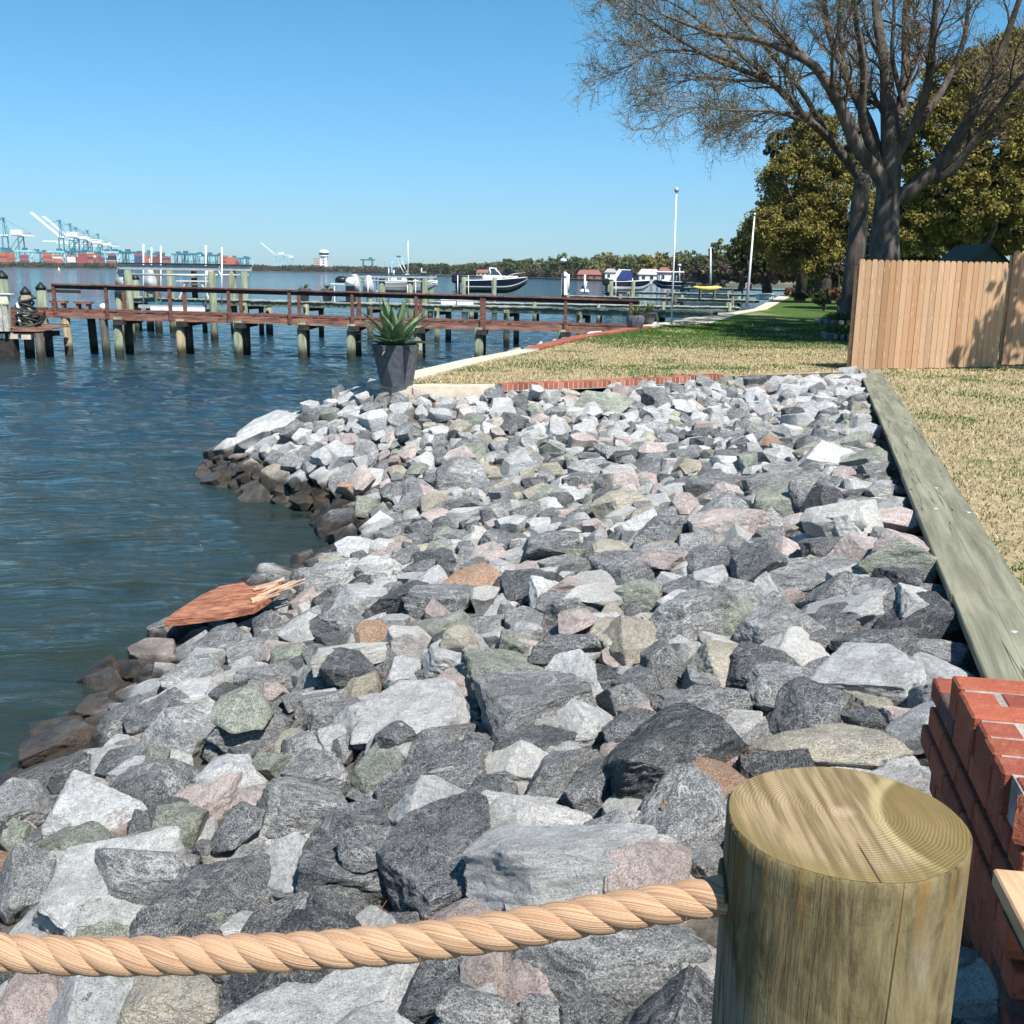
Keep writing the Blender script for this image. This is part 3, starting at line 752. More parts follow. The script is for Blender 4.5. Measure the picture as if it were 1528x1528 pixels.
# ------------------------------------------------------------------ foreground: post, rope, brick pier, board
def post():
    R0 = .142; top = P(1262, 1222, 2.36); c = top.copy(); root = empty('wooden_post', (c[0], c[1], .6), 'thick round greenish wooden post with a sawn top at the rope end', 'post')
    c[2] = 2.36; ctr0 = c.copy(); H_ = 2.36-.6; n = 72; rs = np.random.RandomState(2); V = []; zs = [0, .4, .8, 1.1, 1.3, 1.42, 1.5, 1.56, 1.6, 1.65, 1.7, H_-.02, H_-.004, H_]
    lump = lambda a, z: 1+.012*math.sin(2*a+1)+.008*math.sin(5*a+z)+.004*math.sin(11*a+2*z)
    for z in zs:
        for j in range(n):
            a = j*2*math.pi/n; r = R0*lump(a, z)*(1+.02*(H_-z)/H_)
            if z >= H_-.002: r -= .003
            # the crack running down the front
            da = (a-rad(268)+math.pi) % (2*math.pi)-math.pi
            if abs(da) < .03: r -= .012
            V.append((r*math.cos(a), r*math.sin(a), z))
    F = [(i*n+j, i*n+(j+1) % n, (i+1)*n+(j+1) % n, (i+1)*n+j) for i in range(len(zs)-1) for j in range(n)]
    t = NT('post_bark_side', .8, .2); p = t.obj()
    n1 = t.noise(t.map(p, (1, 1, .22)), 22, 7, .75, .6); n2 = t.noise(t.map(p, (1, 1, .45)), 11, 6, .7, 1.); n3 = t.noise(t.map(p, (1, 1, .05)), 55, 4, .6)
    cc = t.mix(t.rng(n1, .3, .7), (.045, .034, .016), (.22, .172, .09)); cc = t.mix(t.rng(n2, .45, .68, 0, .7), cc, (.27, .22, .115)); cc = t.mix(t.rng(n2, .44, .3, 0, .85), cc, (.07, .056, .022))
    cc = t.mix(t.rng(t.noise(t.map(p, (1, 1, .3)), 9, 3), .56, .66, 0, .6), cc, (.28, .25, .22))
    z = t.sep(p)[2]
    drip = t.math('MULTIPLY', t.rng(z, H_-.12, H_-.01), t.rng(n3, .5, .6)); cc = t.mix(t.math('MULTIPLY', drip, .7), cc, (.2, .12, .04))
    v = t.vor(t.map(p, (1, 1, .7), loc=(.1, .2, .3)), 7); cc = t.mix(t.rng(v, .045, .09, .9, 0), cc, (.07, .035, .02))
    crk = t.math('ABSOLUTE', t.math('SUBTRACT', t.noise(t.map(p, (1, 1, .03)), 14, 3, .5), .5)); cm = t.rng(crk, 0, .006, 1, 0)
    t.col(t.mix(t.math('MULTIPLY', cm, .8), cc, (.03, .022, .01)))
    t.bump(t.math('SUBTRACT', t.math('ADD', n3, t.math('MULTIPLY', n1, 1.)), cm), .5, .01)
    mkobj('post_shaft', V, F, t.m, root, smooth=True)
    # sawn end grain
    t = NT('sawn_end_grain', .75, .25); p = t.obj(); s = t.sep(t.vmath('ADD', p, (.0, -.015, 0)))
    wob = t.noise(p, 9, 3); rr = t.math('SQRT', t.math('ADD', t.math('POWER', s[0], 2.), t.math('POWER', s[1], 2.)))
    rr = t.math('ADD', rr, t.math('MULTIPLY', wob, .02))
    ring = t.math('SINE', t.math('MULTIPLY', rr, 1400.)); ring = t.math('MULTIPLY', t.rng(ring, -.6, 1), t.rng(t.noise(p, 16, 4), .38, .62, .15, 1))
    saw = t.noise(t.map(p, (60, 4, 1), (0, 0, .45)), 1.2, 4, .6)
    c1 = t.mix(t.rng(saw, .35, .65), (.15, .105, .052), (.33, .245, .14)); c1 = t.mix(t.math('MULTIPLY', ring, .25), c1, (.2, .14, .045))
    # cast shade painted into the end grain: a darker lens on the right
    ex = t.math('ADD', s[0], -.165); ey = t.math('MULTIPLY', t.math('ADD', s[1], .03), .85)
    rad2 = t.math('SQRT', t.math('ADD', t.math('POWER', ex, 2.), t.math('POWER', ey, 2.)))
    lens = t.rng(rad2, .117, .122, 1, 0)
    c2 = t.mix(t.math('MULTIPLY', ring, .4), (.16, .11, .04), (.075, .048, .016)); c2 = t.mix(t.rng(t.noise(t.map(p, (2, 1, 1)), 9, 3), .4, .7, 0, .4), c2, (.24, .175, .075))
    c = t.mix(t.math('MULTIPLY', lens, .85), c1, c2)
    c = t.mix(t.rng(t.math('ABSOLUTE', t.math('SUBTRACT', rad2, .125)), .002, .012, .55, 0), c, (.42, .34, .17))
    c = t.mix(t.rng(rr, .012, .03, .45, 0), c, (.5, .36, .28)); c = t.mix(t.rng(rr, .125, .15, 0, .6), c, (.17, .13, .045))
    sl = t.math('MULTIPLY', t.rng(t.math('ABSOLUTE', t.math('ADD', s[0], .004)), 0, .0022, 1, 0), t.rng(s[1], -.06, -.09))
    c = t.mix(sl, c, (.03, .02, .01)); t.col(c)
    t.bump(t.math('ADD', ring, t.math('MULTIPLY', saw, 1.5)), .35, .004)
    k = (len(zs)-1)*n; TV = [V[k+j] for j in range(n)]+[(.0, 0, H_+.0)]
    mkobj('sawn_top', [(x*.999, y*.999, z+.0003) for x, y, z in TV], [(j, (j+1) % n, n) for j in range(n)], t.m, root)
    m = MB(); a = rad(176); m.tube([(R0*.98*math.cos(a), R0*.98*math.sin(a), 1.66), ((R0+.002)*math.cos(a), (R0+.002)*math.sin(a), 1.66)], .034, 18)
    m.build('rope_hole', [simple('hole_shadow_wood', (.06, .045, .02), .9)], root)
    return ctr0, R0
PC, PR = post()
def rope():
    # a twisted three-strand rope sagging from the post out of the left of the frame
    p0 = at(1096, 1330, PC[1]); p0[0] = PC[0]-PR*.93
    scr = [(1075, 1336), (930, 1358), (760, 1388), (600, 1409), (430, 1421), (250, 1427), (120, 1427), (0, 1421), (-260, 1400), (-600, 1350)]
    pts = [p0+np.array([.05, 0, .002])]
    for i, (px, py) in enumerate(scr): pts.append(at(px, py, PC[1]+.0+.05*i/6))
    pts = np.array(pts)
    # dense, smooth
    L = np.r_[0, np.cumsum(np.linalg.norm(np.diff(pts, axis=0), axis=1))]
    s = np.linspace(0, L[-1], 900); C = np.stack([np.interp(s, L, pts[:, k]) for k in range(3)], 1)
    ker = np.hanning(81); ker /= ker.sum(); pad = np.pad(C, ((40, 40), (0, 0)), 'edge'); C2 = np.stack([np.convolve(pad[:, k], ker, 'valid') for k in range(3)], 1)
    C2[:40] = C[:40]*(1-np.linspace(0, 1, 40)[:, None])+C2[:40]*np.linspace(0, 1, 40)[:, None]; C = C2
    root = empty('rope', tuple(C[0]), 'thick tan three-strand rope sagging leftward from the wooden post', 'rope'); org = C[0]
    pitch = .125; rs_ = .0122; rh = .0118
    t = NT('manila_fibre', .7, .3); uv = t.attr('ruv'); sx = t.sep(uv)
    f = t.noise(t.map(uv, (7, 7, .35)), 1.3, 4, .65, .1); c = t.mix(t.rng(f, .3, .68), (.3, .155, .08), (.66, .43, .27)); c = t.mix(t.rng(t.noise(uv, 3, 2), .4, .7, 0, .3), c, (.62, .43, .28))
    t.col(c); t.bump(f, .8, .004)
    T = np.gradient(C, axis=0); T /= np.linalg.norm(T, axis=1)[:, None]
    up = np.array([0, 0, 1.]); A = np.cross(T, up); A /= np.linalg.norm(A, axis=1)[:, None]; B = np.cross(A, T)
    sC = np.r_[0, np.cumsum(np.linalg.norm(np.diff(C, axis=0), axis=1))]
    for k in range(3):
        ph = -2*math.pi*sC/pitch+k*2*math.pi/3
        ctr = C+rh*(np.cos(ph)[:, None]*A+np.sin(ph)[:, None]*B)
        Tg = np.gradient(ctr, axis=0); Tg /= np.linalg.norm(Tg, axis=1)[:, None]
        out = (np.cos(ph)[:, None]*A+np.sin(ph)[:, None]*B); n1 = out-Tg*np.sum(out*Tg, 1)[:, None]; n1 /= np.linalg.norm(n1, axis=1)[:, None]; n2 = np.cross(Tg, n1)
        m = 20; a = np.arange(m)*2*math.pi/m; V = []; U = []
        sc = 1+.03*np.sin(sC*37+k)
        for j in range(m):
            V.append(ctr+(rs_*1.08*sc)[:, None]*(math.cos(a[j])*n1+math.sin(a[j])*n2*1.22)); U.append(np.column_stack([np.full(len(C), math.cos(a[j])*.5)+sC*9, sC*9*2.2+math.sin(a[j])*.0, np.full(len(C), math.sin(a[j])*.5+k*3)]))
        V = np.stack(V, 1).reshape(-1, 3)-org; n = len(C); 
        aa = np.tile(a, n); ss = np.repeat(sC, m)
        U = np.column_stack([np.cos(aa+ss*55)+k*4, np.sin(aa+ss*55), ss*9]); AN = aa+ss*55
        F = [(i*m+j, i*m+(j+1) % m, (i+1)*m+(j+1) % m, (i+1)*m+j) for i in range(n-1) for j in range(m)]
        o = mkobj('strand', V, np.array(F), t.m, root, smooth=True)
        at_ = o.data.attributes.new('ruv', 'FLOAT_VECTOR', 'POINT'); at_.data.foreach_set('vector', U.astype('f').ravel())
    rs = np.random.RandomState(6); n = 2600; i = rs.randint(5, len(C)-6, n); a = rs.rand(n)*6.283; d = np.cos(a)[:, None]*A[i]+np.sin(a)[:, None]*B[i]; base = C[i]+d*(rh+rs_*.55)-org
    tip = base+d*rs.uniform(.006, .016, n)[:, None]+T[i]*rs.normal(0, .012, n)[:, None]+rs.normal(0, .003, (n, 3)); w = T[i]*.00022; V = np.stack([base-w, base+w, tip], 1).reshape(-1, 3); j = np.arange(n)*3
    mkobj('loose_fibres', V, np.stack([j, j+1, j+2], 1), simple('rope_fuzz', (.5, .33, .2), .8, .1), root)
rope()

def brick_pier():
    # bricks laid in real courses; the near end ragged
    A = P(1490, 1185, 1.95)+np.array([.035, 0, 0]); Bf = P(1400, 1006, 1.95)+np.array([.03, 0, 0]); d = vn((Bf-A)*(1, 1, 0)); n = np.array([d[1], -d[0], 0])   # d: away, n: right
    root = empty('brick_pier', (A[0], A[1], .9), 'weathered red brick pier with a chipped near end, right of the post', 'brick pier')
    root.rotation_euler = (0, 0, math.atan2(n[1], n[0])); L = np.linalg.norm((Bf-A)[:2])
    t = NT('old_red_brick', .85, .2); p = t.obj(); c = t.mix(t.rng(t.noise(p, 16, 6, .7), .5, .7, 0, .55), t.attr('tint', 'Color'), (.38, .17, .11))
    c = t.mix(t.rng(t.noise(p, 30, 4, .7), .42, .3, 0, .6), c, (.1, .045, .035)); t.col(c)
    t.bump(t.noise(p, 45, 6, .7), .8, .01); t.bump(t.noise(p, 14, 3), .4, .02)
    BM = t.m; rs = np.random.RandomState(11)
    def bc(dark=.2):
        q = rs.rand(); c = (.11, .07, .07) if q < dark else ((.34, .095, .055) if q < .7 else (.25, .068, .045)); return (*(np.array(c)*rs.uniform(.8, 1.2)), 1)
    b = MB(); mo = MB(); g = .011; ht = .065; top = 1.05; cap = .105
    # rowlock cap, long bricks lying left-right
    y = .0; i = 0; rowl = L/7.
    for i in range(7):
        yy = (i+.5)*rowl; x = rs.uniform(-.006, .006)+(.02 if i == 0 else 0); first = .2 if i % 2 == 0 else .1
        xs = x; k = 0
        while xs < .75:
            w = first if k == 0 else .2
            tilt = rotz(rs.normal(0, .012)); b.box((xs+w/2, yy, top-cap/2+rs.normal(0, .002)), (w-g, rowl-g, cap), tilt, col=bc(.16), bev=.006); xs += w; k += 1
    mo.box((.392, L/2+.003, top-cap/2-.004), (.744, L-.02, cap-.002))
    # broken lumps at the near left corner
    for (x, yv, z, s, sd_) in ((.045, .0, top-.055, (.045, .03, .052), 3), (.12, -.004, top-.05, (.05, .026, .048), 8), (.2, .0, top-.06, (.045, .02, .045), 9)):
        V, F = rock_shape('block', sd_, 4); b.add(V*np.array(s)+np.array((x, yv, z)), [tuple(q) for q in F], 0, False, (.27, .085, .05, 1))
    # courses below
    z = top-cap-.004
    k = 0
    while z > -.35:
        z -= ht+g; k += 1; zc = z+ht/2
        inset = [.02, .012, .004, .035, .045, .06, .07, .07][min(k-1, 7)]; y0 = [-.03, -.05, -.055, .03, .0, .02, .05, .05][min(k-1, 7)]
        off = -.1*(k % 2)
        yy = y0+off
        while yy < L+.25:   # left face, stretchers running away
            a0, a1 = max(yy, y0), min(yy+.2, L+.3)
            if a1-a0 > .03: b.box((inset+.049, (a0+a1)/2, zc), (.098, a1-a0-g, ht), rotz(rs.normal(0, .006)), col=bc(.1), bev=.005)
            yy += .2
        # near face
        xs = inset+.1; 
        if k <= 3:
            while xs < .85: b.box((xs+.1, y0+.048, zc), (.2-g, .096, ht), rotz(rs.normal(0, .006)), col=bc(.05) if k != 3 else (.45, .25, .17, 1), bev=.005); xs += .2
        else:
            while xs < .85: b.box((xs+.1, .12, zc), (.2-g, .096, ht), rotz(rs.normal(0, .006)), col=bc(.2), bev=.005); xs += .2
    mo.box((.45, L/2+.14, .29), (.72, L+.02, 1.27))
    b.build('bricks', [BM], root, attr=True); mo.build('mortar', [simple('grey_mortar', (.3, .27, .24), .95, .3, 20, .6, 90)], root)
    return A, d, n
PA, PD, PN = brick_pier()
# the pale board end beside the pier
def board():
    a = P(1484, 1298, 1.84); root = empty('wooden_board', tuple(a), 'pale orange wooden board butting against the brick pier', 'board')
    d1 = vn(P(1528, 1384, 1.84)-a); n1 = np.array([-d1[1], d1[0], 0]); 
    if n1[0] < 0: n1 = -n1
    m = MB(); R = np.column_stack([n1, d1*np.array([1, 1, 0]), [0, 0, 1]]); m.box(n1*.2+d1*.3+np.array([0, 0, -.02]), (.4, .62, .038), R, bev=.004)
    t = NT('new_board', .7, .25); t.col(t.mix(t.rng(t.noise(t.map(t.obj(), (20, 2, 20)), 1.5, 4), .35, .65), (.42, .24, .13), (.56, .36, .22))); t.bump(t.noise(t.map(t.obj(), (60, 4, 60)), 1.5, 3), .3, .004)
    m.build('plank', [t.m], root)
    m = MB(); m.box(n1*.2+d1*.3+np.array([0, 0, -.062]), (.36, .56, .04), R); m.build('support_batten', [DARKWOOD], root)
    return
board()

# ---- broken red board lying at the waterline
def redboard():
    c = [P(244, 926, .28), P(425, 905, .42), P(345, 866, .30)]
    q = [(244, 927, .22), (285, 922, .24), (330, 916, .27), (378, 907, .3), (400, 893, .33), (424, 872, .36), (405, 869, .36), (372, 875, .34), (362, 868, .33), (328, 875, .3), (300, 888, .26), (262, 912, .23)]
    V = [P(a_, b_, z_+.16) for a_, b_, z_ in q]; n = len(V); org = V[0].copy(); V = [v-org for v in V]
    root = empty('broken_board', tuple(org), "splintered rust-red board lying across the rocks at the water's edge", 'board')
    t = NT('splintered_red_wood', .85, .2); p = t.map(t.obj(), (2, 9, 9), (0, 0, -.25)); nn = t.noise(p, 3, 6, .7, .5)
    t.col(t.mix(t.rng(nn, .35, .65), (.2, .07, .04), (.5, .23, .14))); t.bump(nn, .9, .04)
    TOPv = V+[v-np.array([0, 0, .05]) for v in V]; F = [tuple(range(n-1, -1, -1)), tuple(range(n, 2*n))]+[(i, (i+1) % n, n+(i+1) % n, n+i) for i in range(n)]
    mkobj('panel', TOPv, F, t.m, root)
    m = MB(); rs = np.random.RandomState(3)
    e = np.array(V)
    for i in range(9):
        u = rs.uniform(.75, 1); a = e[0]*(1-u)*.6+e[4]*u+(e[9]-e[0])*rs.rand()*.5*u; d = vn(e[5]-e[1]+rs.normal(0, .04, 3)); Ln = rs.uniform(.12, .4)
        m.bar(a+np.array([0, 0, .008]), a+d*Ln+np.array([0, 0, .012+rs.rand()*.012]), rs.uniform(.006, .02), .008)
    for i in range(12):
        a = e[4]+(e[6]-e[4])*rs.rand(); d = vn(e[5]-e[1]+rs.normal(0, .08, 3)); m.bar(a-d*.15, a+d*rs.uniform(.04, .13), .012, .012)
    m.build('splinters', [simple('pale_splinters', (.5, .34, .24), .9, .3, 9)], root)
redboard()

# ------------------------------------------------------------------ planters
def leaf_strip(m, base, az, L, w, up, curl, seg=10, mi=0, col=None, thick=.006):
    # a pointed fleshy leaf, channelled along its middle
    d = np.array([math.cos(az), math.sin(az), 0]); s = np.array([-d[1], d[0], 0]); V = []; F = []
    p = np.array(base, float); e = up
    for i in range(seg+1):
        u = i/seg; ww = w*(.62+1.1*u*(1-u)*1.6)*(1-u**3.2); ww = max(ww, .0008); dirv = d*math.cos(e)+np.array([0, 0, math.sin(e)]); nn = np.cross(s, dirv)*-1
        ch = .32*ww
        nn = nn if nn[2] > 0 or abs(nn[2]) < .2 else -nn
        up_n = np.cross(dirv, s)
        if up_n[2] < 0: up_n = -up_n
        V += [p-s*ww+up_n*ch, p-s*ww*.45+up_n*ch*.2, p+up_n*0, p+s*ww*.45+up_n*ch*.2, p+s*ww+up_n*ch, p-up_n*thick*(1.2-u)]
        p = p+dirv*L/seg; e += curl/seg
    for i in range(seg):
        a = i*6; b = a+6
        for j in range(4): F.append((a+j, a+j+1, b+j+1, b+j))
        F += [(a+4, a+5, b+5, b+4), (a+5, a, b, b+5)]
    m.add(V, F, mi, True, col)
def agave():
    c = P(588, 578, LZ+.03); Hp = .575; root = empty('agave_planter', (c[0], c[1]+.27, LZ+.03), 'large faceted charcoal planter with a spiky agave at the lawn tip', 'planter')
    # pot of twisted facets
    t = NT('charcoal_pot', .6, .3); t.col(t.mix(t.rng(t.noise(t.obj(), 14, 4), .3, .7), (.06, .065, .08), (.1, .105, .12))); t.bump(t.noise(t.obj(), 70, 3), .2, .005)
    n = 7; V = []; 
    for j in range(n): a = (j+.15)*2*math.pi/n; V.append((.235*math.cos(a), .235*math.sin(a), 0))
    for j in range(n): a = (j+.75)*2*math.pi/n; V.append((.345*math.cos(a), .345*math.sin(a), Hp))
    for j in range(n): a = (j+.75)*2*math.pi/n; V.append((.305*math.cos(a), .305*math.sin(a), Hp))
    for j in range(n): a = (j+.75)*2*math.pi/n; V.append((.29*math.cos(a), .29*math.sin(a), Hp-.06))
    F = []
    for j in range(n): k = (j+1) % n; F += [(j, k, n+j), (n+j, k, n+k), (n+j, n+k, 2*n+k, 2*n+j), (2*n+j, 2*n+k, 3*n+k, 3*n+j)]
    F.append(tuple(range(n-1, -1, -1))); mkobj('pot', V, F, t.m, root)
    mkobj('soil', V[3*n:], [tuple(range(n))], bedm, root)
    t = NT('agave_leaf', .5, .35); t.col(t.mix(t.rng(t.noise(t.map(t.obj(), (3, 3, .6)), 5, 3), .3, .7), (.075, .13, .06), (.2, .28, .13)))
    rs = np.random.RandomState(4)
    spec = []
    for i in range(7): spec.append((i*2*math.pi/7+.3, .6, .062, rs.uniform(1.15, 1.4), -.15))
    for i in range(9): spec.append((i*2*math.pi/9+.1, .62, .068, rs.uniform(.75, .98), -.35))
    for i in range(9): spec.append((i*2*math.pi/9+.5, .55, .058, rs.uniform(.28, .5), -.55))
    for i in range(7): spec.append((i*2*math.pi/7, .36, .034, rs.uniform(.02, .2), -.75))
    for az, L, w, up, cu in spec:
        m = MB(); leaf_strip(m, (.04*math.cos(az), .04*math.sin(az), Hp-.04), az+rs.normal(0, .12), L*rs.uniform(1.05, 1.25), w*1.3, up, cu); m.build('leaf', [t.m], root)
agave()
def yucca(px, py, r, h, lab, ribbed, cols, y_, spiky=.4):
    c = P(px, py, LZ+.02); root = empty('potted_yucca', (c[0], c[1]+r*.8, LZ+.02), lab, 'potted plant')
    m = MB()
    if ribbed:
        V = []; n = 48
        for z, rr in ((0, .72), (h*.45, .95), (h*.8, 1.), (h, .88)):
            for j in range(n): k = rr*r*(1+(.035 if j % 4 < 2 else -.02)); a = j*2*math.pi/n; V.append((k*math.cos(a), k*math.sin(a), z))
        m.add(V, [(i*n+j, i*n+(j+1) % n, (i+1)*n+(j+1) % n, (i+1)*n+j) for i in range(3) for j in range(n)]+[tuple(3*n+j for j in range(n))], 0, True)
    else: m.lathe((0, 0, 0), [(r*.68, 0), (r*.8, h*.3), (r*.98, h*.93), (r*1.03, h*.94), (r*1.03, h), (r*.9, h), (r*.9, h-.04)], 24)
    m.build('pot', [simple('slate_pot', (.1, .105, .12), .7, .2, 8)], root)
    rs = np.random.RandomState(int(px)); mm = MB()
    for i in range(46):
        az = rs.rand()*6.28; leaf_strip(mm, (0, 0, h-.03), az, spiky*rs.uniform(.7, 1.1), .02, rs.uniform(.15, 1.45), -.5, 6, thick=.002)
    t = NT('yucca_leaf', .6, .3); t.col(t.mix(t.rng(t.noise(t.obj(), 6, 3), .35, .65), *cols)); mm.build('leaves', [t.m], root)
yucca(949, 491, .27, .4, 'spiky yucca in a ribbed dark pot by the seawall, left of its pair', True, ((.07, .1, .03), (.25, .28, .09)), 0, .5)
yucca(967, 484.5, .3, .38, 'spiky yucca in a smooth grey bowl by the seawall, right of its pair', False, ((.06, .1, .04), (.15, .2, .07)), 0, .5)

# ------------------------------------------------------------------ wooden picket fence
def fence(a, b, z0, z1, nb, lab, tops, seed):
    a = np.array(a); b = np.array(b); L = np.linalg.norm(b-a); d = (b-a)/L; root = empty('picket_fence', (a[0], a[1], z0), lab, 'fence'); root.rotation_euler = (0, 0, math.atan2(d[1], d[0]))
    rs = np.random.RandomState(seed); m = MB(); s = L/nb; H = z1-z0
    for i in range(nb):
        w = s-.008; x = (i+.5)*s; hh = H+rs.normal(0, .004); th = .018; bz_ = rs.normal(0, .006)+tops*(i/nb)
        prof = [(-w/2, bz_), (w/2, bz_), (w/2, hh-.045), (w*.36, hh-.014), (w*.2, hh), (-w*.2, hh), (-w*.36, hh-.014), (-w/2, hh-.045)]; n = len(prof); yo = rs.normal(0, .002)
        V = [(x+px, yo-th/2, pz) for px, pz in prof]+[(x+px, yo+th/2, pz) for px, pz in prof]
        k = rs.rand(); c = np.array((.44, .27, .16))*rs.uniform(.78, 1.12)+np.array((.0, .03, .03))*rs.rand()*1.2
        if rs.rand() < .15: c = c*np.array((.82, .75, .68))
        m.add(V, [tuple(range(n)), tuple(range(2*n-1, n-1, -1))]+[((j+1) % n, j, n+j, n+(j+1) % n) for j in range(n)], 0, False, (*np.clip(c, 0, .85), rs.rand()))
    t = NT('cedar_pickets', .8, .2); p = t.obj(); tn_ = t.attr('tint', 'Color'); 
    g = t.noise(t.map(p, (22, 5, .9)), 1.6, 6, .65, .8); c = t.mix(t.rng(g, .32, .7, 0, .5), tn_, t.mix(.6, tn_, (.3, .13, .06)))
    vk = t.vor(t.map(p, (7.3, 1, 1.6)), 2.1); c = t.mix(t.rng(vk, .07, .14, .9, 0), c, (.2, .075, .03)); c = t.mix(t.rng(vk, .10, .24, .4, 0), c, (.8, .55, .34))
    t.col(c); t.bump(g, .25, .005)
    for zz in (.3, H*.5, H-.35):
        for x_ in (np.arange(nb)+.5)*s:
            for q_ in (-1, 1): m.lathe((x_+q_*s*.25, -.0125, zz+q_*.015), [(.005, 0), (.004, .002)], 6, R=np.array([[1, 0, 0], [0, 0, -1], [0, 1, 0.]]), col=(.06, .035, .025, 1))
    m.build('pickets', [t.m], root, attr=True)
    for zz in (.3, H*.5, H-.35):
        r = MB(); r.box((L/2, .035, zz), (L, .04, .09)); r.build('rail', [simple('cedar_rail', (.5, .28, .15), .85, .2, 6)], root)
    for xx in (.06, L-.06):
        r = MB(); r.box((xx, .1, H/2-.15), (.09, .09, H+.1)); r.build('fence_post', [simple('cedar_rail', (.5, .28, .15))], root)
fa = P(1269, 552, LZ)[:2]; fb = P(1487, 549, LZ)[:2]; fb = fa+(fb-fa)*1.0
ztop = at(1390, 389, (fa[1]+fb[1])/2)[2]
fence(fa, fb, LZ, ztop, 25, 'long pale cedar picket fence panel standing at the far end of the timber wall', .03, 1)
f2a = at(1494, 540, fb[1]+.35); f2b = f2a[:2]+np.array([3.4, .25])
fence(f2a[:2], f2b, LZ+.04, at(1515, 374, f2a[1])[2], 24, 'taller cedar fence panel stepping up at the right edge', .0, 9)

def needles():
    rs = np.random.RandomState(12); V = []
    for px, py, z in ((1146, 835, 1.15), (1232, 838, 1.25), (1292, 868, 1.25), (1112, 1128, 1.2), (520, 1322, .95), (1130, 1085, 1.2), (1330, 795, 1.3), (1400, 870, 1.3), (1100, 1140, 1.2), (1340, 700, 1.3), (900, 1105, 1.1)):
        c = P(px, py, z); i, j = int((c[0]-X0)/RES), int((c[1]-Y0)/RES); hz0 = Hm[j-2:j+3, i-2:i+3].min()
        for k in range(46):
            b = c+rs.normal(0, .045, 3)*(1, 1, 0); b[2] = hz0+rs.uniform(0, .05); a = rs.rand()*3.14; L = rs.uniform(.04, .09); d = np.array([math.cos(a), math.sin(a), rs.normal(0, .25)])*L; w = np.array([-math.sin(a), math.cos(a), 0])*.0013
            V += [b-d-w, b-d+w, b+d+w, b+d-w]
    i = np.arange(len(V)//4)*4
    tag(mkobj('pine_needles', np.array(V), np.stack([i, i+1, i+2, i+3], 1), simple('rusty_needles', (.28, .1, .045), .9, .3, 30)), 'rusty brown pine needles caught between the rocks', 'pine needles', kind='stuff')
needles()

# ------------------------------------------------------------------ docks
def pile(parent, x, y, z1, r=.14, m=PILE, lean=0, cap=None, org=(0, 0, 0), z0=-1.8):
    o = np.array(org); mb = MB(); mb.tube([(x-o[0]-lean, y-o[1], z0-o[2]), (x-o[0], y-o[1], z1-o[2])], [r*1.05, r], 12); q = mb.build('pile', [m], parent)
    if cap: mb = MB(); mb.lathe((x-o[0], y-o[1], z1-o[2]), [(r*1.12, -.02), (r*1.12, .05), (.02, .24)], 12); mb.build('pile_cap', [cap], q)
    return q
def dock(A, B, w, label, group=None, deckm=DECKGREY, strm=GREENTIM, bent=2.6, pm=PILE, rough=0, start=.8, pz=-.12, two=True, name='dock', bd=.14, both=None):
    # A,B front-edge end points (3D, deck top); the deck runs back (away from the camera) by w
    A = np.array(A, float); B = np.array(B, float); d = B-A; L = np.linalg.norm(d); d /= L; n = vn(np.array([-d[1], d[0], 0]));
    if n[1] < 0: n = -n
    root = empty(name, tuple(A), label, 'dock', group); R = np.column_stack([d, n, np.cross(d, n)]); rs = np.random.RandomState(int(abs(A[0]*10)) % 999)
    m = MB(); k = int(L/bd)
    for i in range(k): m.box(d*(i+.5)*L/k+n*w/2+np.array([0, 0, -.02+rs.normal(0, .006+rough)]), (L/k-.012, w+rs.uniform(.04, .1), .04), R)
    m.build('deck_boards', [deckm], root)
    for s in (.06, w-.06):
        m = MB(); nn_ = int(L/4)+1
        for i in range(nn_): m.box(d*((i+.5)*L/nn_)+n*s+np.array([0, 0, -.16+rs.normal(0, .008)]), (L/nn_+.1 if i % 2 else L/nn_-.004, .06+.01*(i % 2), .22), R)
        m.build('stringer', [strm], root)
    x = start
    while x < L:
        for s in ((.02, w-.02) if two else (w/2,)):
            p = A+d*x+n*s; pile(root, p[0], p[1], p[2]+pz, .13*rs.uniform(.85, 1.1), pm if rs.rand() < .7 else PILED, rs.normal(0, .04), None, A)
        m = MB(); m.box(d*x+n*w/2+np.array([0, 0, -.34]), (.1, w+.35, .18), R); m.build('cross_beam', [DARKWOOD], root)
        x += bent
    return root, A, d, n, L, R
def linez(x, x0, z0, x1, z1): return z0+(z1-z0)*(x-x0)/(x1-x0)

